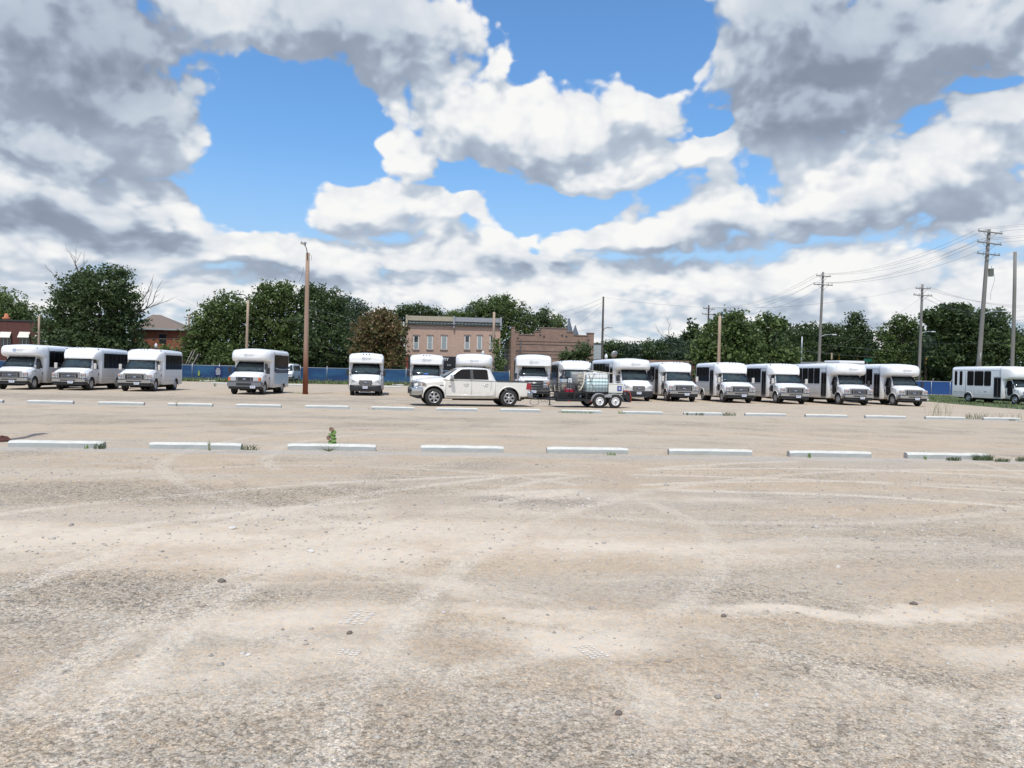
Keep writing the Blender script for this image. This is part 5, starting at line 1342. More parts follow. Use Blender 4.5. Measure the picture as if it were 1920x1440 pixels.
def Z(py, px, Y): return atY(px, py, Y).z
# pink brick two-storey
Y = 116.0; x0, x1 = onY(762, Y, 640), onY(938, Y, 640); W_ = x1 - x0; ZT = Z(594, 850, Y)
bd = thing('brick_building', 'pink brick two storey building with black cornice and black shopfront', 'building', (x0, Y, 0))
m = MB(); m.box(0, W_, 0, 11, 0, ZT - .9); m.build('wall', 'pink_brick', bd)
zc = ZT - .9
pc = MB(); pc.box(-.05, W_ * .495, -.35, .25, ZT - .72, ZT - .02); pc.build('parapet', 'parapet_cream', bd)
pc = MB(); pc.box(W_ * .505, W_ + .05, -.35, .25, ZT - .72, ZT - .06); pc.build('parapet', 'parapet_grey', bd)
pc = MB(); pc.box(-.02, W_ + .02, -.30, -.01, ZT - 1.35, ZT - .725)
cn = pc.build('cornice', 'cornice_dark', bd)
pc = MB(); pc.box(.3, W_ - .2, -.322, -.301, ZT - 1.02, ZT - .99)
for i in range(26): pc.box(.4 + i * (W_ - .6) / 26, .4 + i * (W_ - .6) / 26 + .22, -.325, -.30, ZT - 1.08, ZT - 1.0)
pc.build('dentil', 'parapet_grey', cn)
for x in (0, W_ * .5, W_):
    pc = MB(); pc.box(x - .14, x + .14, -.5, -.36, ZT - 1.2, ZT + .1); pc.box(x - .10, x + .10, -.42, -.0, ZT - 1.7, ZT - 1.36)
    pc.build('bracket', 'parapet_cream' if x == 0 else 'parapet_grey', bd)
for i, (a, b_, half) in enumerate(((775, 785.5, 1), (801, 811.5, 0), (827, 838.5, 0), (871, 881, 1), (894.5, 904, 0), (918, 927.5, 1))):
    xa, xb = onY(a, Y, 640) - x0, onY(b_, Y, 640) - x0; z0, z1 = Z(655, a, Y), Z(629, a, Y)
    f = MB(); f.box(xa, xb, -.03, .02, z0, z1)
    w = f.build('window', 'white_trim', bd); p = MB(); zm = z0 + (z1 - z0) * .52
    q = MB(); q.box(xa + .14, xb - .14, -.04, -.028, zm + .03, z1 - .08); q.build('pane', 'window_dark' if half else 'window_pale', w)
    q = MB(); q.box(xa + .14, xb - .14, -.04, -.028, z0 + .08, zm - .03); q.build('pane', 'window_pale', w)
    q = MB(); q.box(xa - .10, xb + .10, -.12, .0, z0 - .16, z0 - .01); q.box(xa - .10, xb + .10, -.10, .0, z1 + .01, z1 + .14); q.build('sill', 'stone_sill', w)
sf = MB(); zs = Z(668, 830, Y); sf.box(.35, W_ - .2, -.10, -.01, 0, zs); sf.box(.4, W_ - .25, -.16, -.10, zs - 1.5, zs - .15)
s_ = sf.build('shopfront', 'sign_black', bd)
sf = MB(); sf.box(0, .3, -.08, -.01, 0, zs); sf.build('red_pilaster', 'red_paint', bd)
tx = text_mesh('BEAUTY', .56, 'shop_lettering', .01, .02, 'RIGHT'); tx.materials.append(MATS['sign_white'])
link('shop_lettering', tx, s_, (onY(841.0, Y, 672) - x0, -.19, Z(676.0, 835, Y)), (R(90), 0, 0))
tx = text_mesh('840', .40, 'street_number', .01, .01, 'LEFT'); tx.materials.append(MATS['grey_alu'])
link('street_number', tx, s_, (onY(838.2, Y, 684) - x0, -.19, Z(686.3, 838, Y)), (R(90), 0, 0))
# stepped warehouse
Y = 128.0; x0 = onY(958, Y, 660); prof = []
pts = [(958, 760), (958, 614.5), (964.5, 614.5), (964.5, 623), (972, 623), (972, 628), (1001, 628.5), (1001, 622.5), (1013, 622.5), (1013, 616), (1062, 616.5), (1062, 623), (1075, 623.5), (1075, 630), (1101, 630), (1101, 625.5), (1113, 625.5), (1113, 760)]
prof = [(onY(a, Y, 660) - x0, max(0, Z(b_, a, Y))) for a, b_ in pts]; prof[0] = (prof[0][0], 0); prof[-1] = (prof[-1][0], 0)
bd = thing('brick_warehouse', 'reddish brown brick warehouse gable with stepped parapet', 'building', (x0, Y, 0))
m = MB(); m.prism(prof, 0, 1.0, 'y'); wl = m.build('wall', 'warehouse_brick', bd)
m = MB(); m.box(.3, prof[-1][0] - .3, 1, 18, 0, prof[6][1] - .4); m.build('hall', 'warehouse_brick', bd)
m = MB()
for i in range(1, len(prof) - 2):
    (xa, za), (xb, zb) = prof[i], prof[i + 1]
    if abs(za - zb) < .3 and xb > xa: m.box(xa - .08, xb + .08, -.08, 1.08, max(za, zb) + .003, max(za, zb) + .14)
m.build('coping', 'stone_sill', wl)
m = MB(); zz = prof[6][1]
for dz in (1.0, 1.5, 2.6, 3.1, 3.8): m.box(.8, prof[-1][0] - .8, -.04, 0, zz - dz - .06, zz - dz)
for px, py in ((1013, 628), (1062, 631), (971, 634), (1103, 638), (970, 658), (1020, 631), (1054, 629)):
    q = Vector((onY(px, Y, py) - x0, 0, Z(py, px, Y))); m.box(q.x - .14, q.x + .14, -.05, 0, q.z - .14, q.z + .14)
m.build('course_line', 'dark_trim', wl)
m = MB(); m.tube([(onY(976.5, Y, 640) - x0, -.12, Z(637, 976, Y)), (onY(973, Y, 640) - x0, -.12, 0.5)], .10, 8); m.build('downpipe', 'dark_trim', bd)
# pale block at its right
Y = 134.0; b = MB(); xa, xb = onY(1110, Y), onY(1127, Y); b.box(0, xb - xa, 0, 8, 0, Z(645, 1118, Y)); b.box(-.1, xb - xa + .1, -.1, 8.1, Z(645, 1118, Y) + .002, Z(645, 1118, Y) + .2, 1)
tag(b.build('grey_building', ['grey_render', 'roof_tar'], None, (xa, Y, 0)), 'small pale grey building right of the brick warehouse', 'building')
# church
Y = 185.0; ch = thing('church', 'distant church with dark pointed spires behind the warehouse', 'church', (onY(1068, Y, 620), Y, 0))
zt = Z(602, 1068, Y)
m = MB(); m.box(-2.2, 2.2, -2.2, 2.2, 0, zt - 6.2); m.box(2.2, 7, -3, 12, 0, zt - 9); m.build('tower', 'warehouse_brick', ch)
m = MB(); m.lathe([(1.75, zt - 6.2), (.08, zt)], 'z', n=8, smooth=False); m.build('spire', 'slate', ch)
for px, top, r_ in ((1063.6, 598.5, .28), (1075.6, 610.5, .7), (1060, 609, .4)):
    x = onY(px, Y, 620) - ch.location.x; z1 = Z(top, px, Y); m = MB()
    if r_ < .3: m.tube([(x, -2.3, 3), (x, -2.3, z1)], r_, 8)
    else: m.lathe([(r_, 0.2), (r_, z1 - 2.4), (r_ * 1.2, z1 - 2.3), (.05, z1)], 'z', (x, -2.4, 0), 8, smooth=False)
    m.build('pinnacle', 'slate', ch)
# long low brick building
Y = 103.0; xa, xb = onY(1128, Y), onY(1306, Y); zt = Z(675, 1220, Y)
bd = thing('brick_shed', 'long low dark red brick building behind the middle buses', 'building', (xa, Y, 0))
m = MB(); m.box(0, xb - xa, 0, 9, 0, zt - .35); m.build('wall', 'dark_brick', bd)
m = MB(); m.box(-.1, xb - xa + .1, -.12, 9.1, zt - .345, zt); m.build('roof', 'red_paint' if False else 'warehouse_brick', bd)
dsh = thing('satellite_dish', 'grey satellite dish on the low brick building roof', 'dish', (onY(1151, Y, 668), Y + .5, zt + .002))
m = MB(); m.lathe([(.02, -.12), (.35, -.06), (.52, .03), (.50, .035), (.33, -.04), (.02, -.10)], 'y', (0, 0, .72), 20); o = m.build('reflector', 'cage_grey', dsh, rot=(R(25), 0, R(20)))
m = MB(); m.tube([(0, 0, 0), (0, .1, .55)], .04, 6); m.tube([(0, -.1, .5), (.1, -.5, .7)], .02, 5); m.build('mount', 'grey_alu', dsh)
# dark brick shops at the left
Y = 124.0; xa, xb = onY(-70, Y, 620), onY(97, Y, 620); zt = Z(600, 40, Y)
bd = thing('brick_shops', 'dark red brick shop row with cream window awnings at the left edge', 'building', (xa, Y, 0))
m = MB(); m.box(0, xb - xa, 0, 12, 0, zt - .2); m.build('wall', 'dark_brick', bd)
m = MB(); m.box(-.1, xb - xa + .1, -.1, 12.1, zt - .197, zt); m.build('coping', 'cornice_dark', bd)
m = MB(); m.lathe([(.5, 0), (.6, .3), (.3, .5), (.25, .9), (.1, 1.0)], 'z', n=12); m.build('chimney_pot', 'clay', bd, (onY(5, Y, 598) - xa, 1, zt))
for a in (1, 36.5, 69):
    x = onY(a, Y, 630) - xa; z1, z0 = Z(622, a, Y), Z(632.5, a, Y); m = MB()
    w = 1.55
    m.add([(x, -.02, z1), (x + w, -.02, z1), (x + w, -.02, z0), (x, -.02, z0), (x + .05 + .1, -.95, z0), (x + w + .25, -.95, z0), (x, -.02, z1 - .06), (x + w, -.02, z1 - .06), (x + .15, -.95, z0 - .05), (x + w + .25, -.95, z0 - .05)],
          [(0, 1, 5, 4), (0, 4, 8, 6), (1, 7, 9, 5), (4, 5, 9, 8), (6, 8, 9, 7), (0, 6, 7, 1)]); m.build('awning', 'awning', bd)
    m = MB(); m.box(x + .05, x + w, -.06, -.01, z0 - 1.5, z0 - .05); w_ = m.build('window', 'window_dark', bd)
    m = MB(); m.box(x + .45, x + .52, -.09, -.06, z0 - 1.5, z0 - .05); m.box(x + 1.0, x + 1.07, -.09, -.06, z0 - 1.5, z0 - .05); m.build('frame', 'white_trim', w_)
# brick house with hip roof
Y = 120.0; xa, xb = onY(248, Y, 640), onY(342, Y, 640); ze = Z(617, 300, Y); W_ = xb - xa; D_ = 8.0
bd = thing('brick_house', 'red brick house with brown hipped roof behind the left buses', 'house', (xa, Y, 0))
m = MB(); m.box(0, W_, 0, D_, 0, ze); m.build('wall', 'red_brick', bd)
m = MB(); zt = Z(590, 290, Y + 4); e = .55; xr = onY(291, Y + 4, 600) - xa
m.add([(-e, -e, ze + .02), (W_ + e, -e, ze + .02), (W_ + e, D_ + e, ze + .02), (-e, D_ + e, ze + .02), (xr - .4, D_ / 2, zt), (xr + .8, D_ / 2, zt), (-e, -e, ze - .12), (W_ + e, -e, ze - .12), (W_ + e, D_ + e, ze - .12), (-e, D_ + e, ze - .12)],
      [(0, 1, 5, 4), (1, 2, 5), (2, 3, 4, 5), (3, 0, 4), (6, 9, 8, 7), (0, 6, 7, 1), (1, 7, 8, 2), (2, 8, 9, 3), (3, 9, 6, 0)]); rf = m.build('roof', 'shingle', bd)
m = MB(); m.box(-e - .03, W_ + e + .03, -e - .08, -e - .01, ze - .15, ze + .06); m.build('gutter', 'grey_render', rf)
x = onY(305, Y, 640) - xa; m = MB(); m.box(x - .5, x + .5, -.05, -.01, Z(644, 305, Y), Z(627, 305, Y)); w = m.build('window', 'window_dark', bd)
m = MB(); m.box(x - .75, x + .75, -.08, -.0, Z(626, 305, Y), Z(624.5, 305, Y)); m.box(x - .5, x + .5, -.08, -.05, Z(636, 305, Y), Z(635, 305, Y)); m.build('frame', 'stone_sill', w)
# outdoor stair
Y = 104.0; st = thing('outdoor_stair', 'weathered outdoor stair with pale rails behind the left fence', 'stair', (onY(340, Y, 690), Y, 0))
m = MB()
for yy in (0, 1.0): m.tube([(0, yy, .6), (1.35, yy, 3.6)], .05, 6); m.tube([(.9, yy, .6), (2.1, yy, 3.2)], .05, 6)
m.build('rail', 'stair_wood', st); m = MB()
for i in range(9): m.box(.25 + i * .16, .95 + i * .16, .0, 1.0, .6 + i * .30, .65 + i * .30)
m.build('tread', 'dark_trim', st)

# ------------------------------------------------------------------ fences
def screenx(g, tc, col, b):
    P = tc.outputs['Object']; n = g.noise(g.vmath('MULTIPLY', P, (.25, 1, .8)), 1.0, 5, .6, .4)
    c = g.mix(g.ramp(n, .36, .66), c3((.008, .045, .135)), c3((.022, .10, .21)))
    n2 = g.noise(g.vmath('MULTIPLY', P, (1, 1, 2)), 2.2, 4, .7)
    return g.mix(g.math('MULTIPLY', g.ramp(n2, .62, .72), .35), c, c3((.08, .23, .38)))
mat('blue_screen', (.02, .1, .25), .6, extra=screenx)
mat('blue_screen_plain', (.010, .06, .215), .6, var=.15, vscale=.6)
mat('galvanised', (.42, .44, .46), .45, metal=.5)
mat('screen_sign', (.015, .03, .13), .5)
mat('leaf_yellow', (.25, .32, .08), .6)
def fence(label, xa, xb, Y, m, step, arms=False, h=1.72):
    f = thing('screened_fence', label, 'fence', (xa, Y, 0)); n = max(1, round((xb - xa) / step)); W = xb - xa
    b = MB(); N = n * 6; vs = []
    for i in range(N + 1):
        x = W * i / N; y = .03 * math.sin(i * 1.1) * (1 if i % 6 else 0)
        vs += [(x, y - .005, .04), (x, y - .005, h - .03), (x, y + .005, .04), (x, y + .005, h - .03)]
    fs = []
    for i in range(N):
        a = i * 4; fs += [(a, a + 4, a + 5, a + 1), (a + 2, a + 3, a + 7, a + 6), (a + 1, a + 5, a + 7, a + 3), (a, a + 2, a + 6, a + 4)]
    b.add(vs, fs); b.build('screen', m, f)
    b = MB(); b.tube([(0, .05, h), (W, .05, h)], .03, 6); b.build('rail', 'galvanised', f)
    p = MB(); p.tube([(0, 0, 0), (0, 0, h + (.0 if arms else .25))], .035, 6)
    if arms: p.tube([(0, 0, h), (.28, -.1, h + .36)], .025, 6)
    pm = p.mesh('post', 'galvanised')
    for i in range(n + 1): link('post', pm, f, (W * i / n, -.05, 0))
    return f
f1 = fence('blue screened chain link fence across the left and middle of the lot', onY(-60, 94.6), onY(955, 94.6), 94.6, 'blue_screen', 3.2)
fence('plain blue screened fence with angled post tops at the right', onY(1640, 94.6), onY(1990, 94.6), 94.6, 'blue_screen_plain', 2.55, True)
sx_ = onY(409, 94.5, 700)
sg = thing('fence_sign', 'dark blue notice with white lines hung on the left fence', 'sign', (sx_, 94.5, .55))
b = MB(); b.box(-.42, .42, -.02, .01, 0, 1.02); b.box(-.46, .46, -.024, -.02, .86, 1.06); b.build('board', 'screen_sign', sg)
b = MB(); rg = random.Random(3)
for i in range(7):
    w = rg.uniform(.18, .34); b.box(-w, w, -.03, -.0245, .10 + i * .12, .15 + i * .12)
b.build('print_line', 'white_trim', sg)
b = MB(); b.prism([(-.10, .0), (.08, .02), (.14, .3), (.06, .62), (0, .72), (-.08, .55), (-.14, .25)], -.02, .0, 'y')
tag(b.build('banner_mark', 'leaf_yellow', None, (onY(373, 94.5, 700), 94.5, .45)), 'yellow green torch shaped mark on the left blue fence', 'fence banner')

# ------------------------------------------------------------------ poles, lamps and wires
def woodx(c1, c2, z0, z1):
    def f(g, tc, col, b):
        P = tc.outputs['Object']; s = g.n('ShaderNodeSeparateXYZ', ins={0: P})
        n = g.noise(g.vmath('MULTIPLY', P, (12, 12, .5)), 1.0, 6, .7)
        zz = g.math('ADD', s.outputs[2], g.math('MULTIPLY_ADD', n, 3.0, -1.5))
        c = g.mix(g.ramp(zz, z0, z1), c3(c1), c3(c2))
        c = g.vmath('SCALE', c); g.set(c.node, 'Scale', g.math('MULTIPLY_ADD', n, 1.1, .45))
        return c
    return f
mat('rusty_wood', (.2, .1, .06), .9, extra=woodx((.19, .060, .030), (.34, .235, .17), .5, 4.5))
mat('tan_wood', (.36, .27, .2), .9, extra=woodx((.30, .22, .16), (.40, .30, .22), 0, 9))
mat('grey_wood', (.2, .19, .17), .9, extra=woodx((.24, .215, .19), (.20, .19, .175), 0, 12))
mat('dark_wood', (.08, .07, .065), .9, extra=woodx((.10, .088, .08), (.075, .07, .066), 0, 12))
mat('wire', (.10, .10, .11), .6)
mat('wire_pale', (.30, .31, .32), .5)
mat('porcelain', (.32, .33, .34), .4)
mat('lamp_white', (.70, .72, .72), .4)
TOPS = {}
def pole(key, label, px, Y, top, r0, r1, m, lean=0.0, arms=(), cat='utility pole', group=None, lamp=None, base_px=None, name='utility_pole', curve=0):
    H = Z(top, px, Y); x = onY(base_px or px, Y, 700)
    t = thing(name, label, cat, (x, Y, 0), 0, group)
    b = MB(); pts = [(lean * H * f + curve * math.sin(f * 3.14), 0, H * f) for f in (0, .25, .5, .75, 1)]
    b.tube(pts, [r0 + (r1 - r0) * f for f in (0, .25, .5, .75, 1)], 10); b.build('shaft', m, t)
    TOPS[key] = (x, Y, H, lean, [])
    for dz, w, tilt, kind in arms:
        z = H - dz; cx = lean * z
        a = MB(); c, s = math.cos(tilt), math.sin(tilt)
        def P(u, v=0, w_=0): return Vector((cx + u * c, -r1 - .05 + v, z - u * s + w_))
        a.loft([[P(u, p, q) for p, q in ((-.05, -.06), (.05, -.06), (.05, .06), (-.05, .06))] for u in (-w, w)], smooth=False)
        for sg_ in (-1, 1): a.tube([P(sg_ * w * .55, 0, -.06), Vector((lean * (z - .75), -r1 - .02, z - .75))], .022, 5)
        ao = a.build('crossarm', m if m != 'tan_wood' else 'tan_wood', t)
        us = (-w * .93, -w * .42, w * .55, w * .93) if kind == 4 else (-w * .93, -w * .35, w * .9)
        for u in us:
            i_ = MB(); p = P(u, 0, .06)
            i_.lathe([(.02, 0), (.02, .07), (.055, .09), (.04, .13), (.06, .15), (.03, .21), (.01, .22)], 'z', p, 8); i_.build('insulator', 'porcelain', ao)
            TOPS[key][4].append((x + p.x, Y + p.y, p.z + .2))
        if kind == 5: pass
    if lamp:
        dx, dz, zz, hm, lng = lamp
        a = MB(); zb = H - zz; bx = lean * zb
        a.tube([(bx, 0, zb), (bx + dx * .25, 0, zb + dz * .75), (bx + dx * .6, 0, zb + dz), (bx + dx, 0, zb + dz * 1.02)], .045, 6); ao = a.build('lamp_arm', 'dark_trim' if hm != 'lamp_white' else 'galvanised', t)
        h = MB(); sg_ = 1 if dx > 0 else -1
        h.loft([rrect(.09, -.06, .05, .03, .03, 0), rrect(.16, -.08, .06, .04, .04, .2), rrect(.15, -.07, .05, .04, .04, lng * .8), rrect(.08, -.05, .02, .02, .02, lng)], smooth=True)
        h.build('lamp_head', hm, ao, (bx + dx, 0, zb + dz * 1.02), (0, 0, R(-90) if sg_ > 0 else R(90)))
    return t
P1 = pole('rusty', 'tall wooden lamp pole with rusty red base standing in the lot', 573, 51.2, 474, .17, .12, 'rusty_wood', name='lamp_pole', cat='lamp pole')
H = TOPS['rusty'][2]
b = MB(); b.tube([(.02, -.14, H - .45), (-.02, -.16, H + .1), (-.10, -.14, H + .35), (-.20, -.12, H + .52)], .03, 6); b.tube([(0, 0, H - .35), (.02, -.16, H - .35)], .02, 5); b.tube([(.1, -.1, H - .1), (.26, -.1, H - .2), (.24, -.1, H - .5)], .01, 5); ao = b.build('lamp_arm', 'dark_trim', P1)
b = MB(); b.loft([rrect(.13, -.05, .05, .02, .02, -.16), rrect(.14, -.06, .05, .02, .02, .18)]); b.box(-.1, .1, -.12, .14, -.07, -.058, 1); b.build('lamp_head', ['grey_alu', 'lamp_white'], ao, (-.27, -.12, H + .60), (R(-14), R(-20), R(-70)))
pole('short', 'pale wooden lamp pole rising behind the left overhang bus', 463, 88, 563, .17, .13, 'tan_wood', lean=.012, lamp=(-.70, .80, .2, 'dark_trim', .55), base_px=461, name='lamp_pole', cat='lamp pole')
pole('tanlamp', 'pale wooden lamp pole among the right hand buses', 1350, 85, 592, .20, .16, 'tan_wood', lamp=(.95, .75, .2, 'dark_trim', .6), base_px=1347, name='lamp_pole', cat='lamp pole')
pole('phone', 'thin dark telephone pole with a side lamp right of the warehouse', 1128, 100, 556, .17, .12, 'dark_wood', lean=.0, lamp=(.85, .65, 4.7, 'galvanised', .5))
pole('orange', 'tan wooden pole in front of the right end of the pink building', 925, 110, 585, .24, .17, 'tan_wood', base_px=924)
pole('tiny', 'small rusty pole with short crossarm behind the brick house', 354, 150, 590, .2, .15, 'rusty_wood', arms=[(.6, .9, .05, 3)], base_px=353)
pole('leftp', 'wooden pole with a side lamp in front of the dark brick shops', 72, 105, 592, .17, .13, 'tan_wood', lamp=(.7, .3, 3.6, 'galvanised', .3))
pole('double', 'dark pole with two crossarms behind the dense green tree', 1326, 140, 572, .2, .14, 'dark_wood', lean=.005, arms=[(.7, 1.1, .05, 4), (1.75, 1.35, .05, 4)], base_px=1325)
pole('farx', 'small distant crossarm pole above the low trees', 1281, 175, 617, .16, .12, 'dark_wood', arms=[(.6, .9, .04, 3)])
pole('twin', 'tall grey utility pole with two crossarms and a street lamp', 1543, 104, 510, .22, .15, 'grey_wood', lean=.018, arms=[(.6, 1.05, .03, 3), (1.8, 1.38, .03, 4)], lamp=(1.7, .5, 9.2, 'lamp_white', .7), base_px=1534)
pole('mid', 'shorter grey utility pole with two crossarms near the corner', 1727, 108, 533, .23, .16, 'grey_wood', lean=.008, arms=[(.65, 1.15, .0, 4), (1.65, 1.45, .03, 4)], lamp=(1.6, .5, 7.4, 'lamp_white', .7), base_px=1723)
PB = pole('lean', 'tallest leaning utility pole with three crossarms and a transformer', 1850, 80, 430, .27, .17, 'grey_wood', lean=.047, arms=[(.35, 1.42, .08, 3), (1.55, 1.42, .09, 3), (2.75, 1.32, .06, 4)], base_px=1832, lamp=(2.2, .5, 9.4, 'lamp_white', .7))
H = TOPS['lean'][2]; ln = .047
b = MB(); zc_ = H - 4.7; b.lathe([(.25, -.42), (.27, -.40), (.27, .36), (.30, .38), (.30, .42), (.10, .46), (.01, .46)], 'z', (0, 0, 0), 16); tr = b.build('transformer', 'cage_grey', PB, (ln * zc_ + .52, -.1, zc_))
b = MB(); b.lathe([(.04, .42), (.05, .5), (.03, .56), (.05, .62), (.02, .72)], 'z', (.05, 0, 0), 8); b.build('bushing', 'porcelain', tr)
b = MB(); b.tube([(ln * zc_ + .8, -.1, zc_ + .3), (ln * zc_ + .95, -.15, zc_ - .8), (ln * zc_ + .55, -.15, zc_ - 2.2), (ln * zc_ + .5, -.2, zc_ - 3)], .015, 5); b.build('drop_wire', 'wire', PB)
b = MB(); b.box(-.28, .02, -.35, -.15, 1.9, 3.0); b.tube([(-.05, -.25, 3.0), (.05, -.22, 4.0), (.18, -.2, 4.6)], .035, 6); b.build('meter_box', 'cage_grey', PB, (0, -.1, .4))
pole('bare', 'bare grey brown pole without crossarms near the right edge', 1898, 74, 472, .20, .155, 'grey_wood', lean=0, base_px=1896, curve=.1)
pole('stub', 'thin short pole beside the tall twin crossarm pole', 1502, 118, 631, .12, .10, 'galvanised')
# acorn street lamps
def acorn(px, Y, top, label):
    H = Z(top, px, Y); t = thing('street_lamp', label, 'street lamp', (onY(px, Y, 690), Y, 0), 0, 'acorn globe street lamps')
    b = MB(); b.lathe([(.16, 0), (.14, .5), (.06, .6), (.05, H - .95), (.12, H - .85), (.14, H - .75)], 'z', n=10); b.build('post', 'black_steel', t)
    b = MB(); b.lathe([(.13, H - .75), (.22, H - .5), (.20, H - .25), (.08, H - .1), (.02, H)], 'z', n=12); b.build('globe', 'lamp_white', t)
acorn(607, 112, 649, 'acorn globe street lamp between the rusty pole and the straight facing bus'); acorn(292, 112, 643, 'acorn globe street lamp above the third bus roof'); acorn(186, 112, 645, 'acorn globe street lamp above the second bus roof')
acorn(1136, 100, 663, 'acorn globe street lamp left of the satellite dish'); acorn(905, 112, 657, 'acorn globe street lamp in front of the pink building')
# traffic signals on span wires
mat('signal_yellow', (.50, .25, .03), .5); mat('signal_black', (.02, .02, .02), .6); mat('sign_green', (.02, .16, .11), .5); mat('signal_tan', (.45, .36, .24), .5)
def signal(px, py, Y, label, rz=0.0, m='signal_yellow', s=1.0):
    c = atY(px, py, Y); t = thing('traffic_light', label, 'traffic light', c, rz, 'traffic lights hung over the street'); t.scale = (s, s, s)
    b = MB(); b.box(-.18, .18, -.12, .12, -.55, .55); b.build('housing', m, t, bevel=.03)
    b = MB()
    for k in range(3):
        z = .36 - k * .36; b.tube([(-.0, -.12, z + .02), (0, -.36, z - .02)], [.15, .16], 10)
    b.build('visor', 'signal_black', t)
    b = MB(); b.tube([(0, 0, .55), (0, 0, 1.3)], .03, 5); b.build('hanger', 'dark_trim', t)
for px, py, rz, m_, lab in ((1559, 668, R(80), 'signal_tan', 'pale traffic light furthest left, seen from the side'), (1573, 668, R(80), 'signal_yellow', 'orange traffic light second from the left'), (1608, 670, R(75), 'signal_yellow', 'dim traffic light left of the green street sign'), (1643, 670, R(75), 'signal_yellow', 'dim traffic light right of the green street sign'),
                         (1698, 673, R(-100), 'signal_yellow', 'bright yellow traffic light left of the shorter grey pole'), (1736, 678, R(-100), 'signal_yellow', 'bright yellow traffic light right of the shorter grey pole'), (1798, 680, R(80), 'signal_yellow', 'traffic light just left of the leaning pole')):
    signal(px, py, 128, lab, rz, m_, 1.05)
c = atY(1630, 675.5, 126); t = thing('street_sign', 'green street name sign above the bus roofs', 'street sign', c); b = MB(); b.box(-.85, .55, -.03, .03, -.24, .24); b.build('board', 'sign_green', t); b = MB(); b.tube([(-.6, .05, .2), (-.6, .05, 1.5)], .02, 5); b.build('hanger', 'dark_trim', t)
pole('sig', 'grey signal pole between the dim traffic lights', 1625, 128, 640, .17, .14, 'galvanised', name='signal_pole', cat='signal pole', base_px=1625)
pole('sig2', 'shorter grey signal pole touching the taller signal pole', 1620, 127.4, 650, .12, .10, 'galvanised', name='signal_pole', cat='signal pole')

def wire(A, B, sag, r, label, group, m='wire', n=14):
    A, B = Vector(A), Vector(B); pts = []
    for i in range(n + 1):
        f = i / n; p = A.lerp(B, f); p.z -= sag * 4 * f * (1 - f); pts.append(p)
    c = pts[n // 2]; b = MB(); b.tube([p - A for p in pts], r * .72, 4)
    return tag(b.build('utility_wire', m, None, A), label, 'wire', group)
def pt(key, i): return TOPS[key][4][i]
# main run: leaning pole -> twin pole -> double pole
GR = {'m1': 'wires from the leaning pole to the tall twin crossarm pole'}
for i, j, sg_ in ((0, 0, 1.3), (1, 1, 1.3), (2, 2, 1.2)): wire(pt('lean', i), pt('twin', j), sg_, .016, 'upper wire sloping from the leaning pole top arm down to the tall twin crossarm pole', 'top arm wires of the leaning pole')
for i, j, sg_ in ((3, 3, 1.4), (4, 4, 1.3), (5, 5, 1.2)): wire(pt('lean', i), pt('twin', j), sg_, .018, 'lower wire sloping from the leaning pole second arm down to the tall twin crossarm pole', 'second arm wires of the leaning pole')
for i, j, sg_ in ((0, 0, 1.6), (1, 1, 1.6), (2, 2, 1.6), (3, 4, 1.8), (5, 6, 1.8)): wire(pt('twin', i), pt('double', j), sg_, .018, 'wire falling leftwards from the tall twin crossarm pole to the dark double crossarm pole', 'wires between the twin and double crossarm poles')
for i, dz in ((0, 3), (1, 3), (2, 3), (3, 3), (4, 3), (5, 3)):
    a = pt('lean', i); wire(a, (a[0] + 26, a[1] - 30, a[2] + 2.6), .8, .014, 'wire leaving the leaning pole towards the right picture edge', 'wires leaving the leaning pole on the right')
for i in range(4):
    a = pt('mid', i); c = atY(2000, 572 + i * 3, 95); wire(a, c, 1.0, .016, 'wire from the shorter grey pole top arm to the right picture edge', 'top arm wires of the shorter grey pole')
for i in range(3):
    a = pt('mid', 4 + i); c = atY(2000, (560, 585, 575)[i], 78); wire(a, c, 2.2, .02, 'sagging wire from the shorter grey pole lower arm to the right edge', 'lower arm wires of the shorter grey pole')
for i in range(2):
    a = pt('mid', i); wire(a, atY(1128, 557, 100), 2.2, .012, 'long thin wire from the shorter grey pole to the telephone pole', 'long thin wires to the telephone pole')
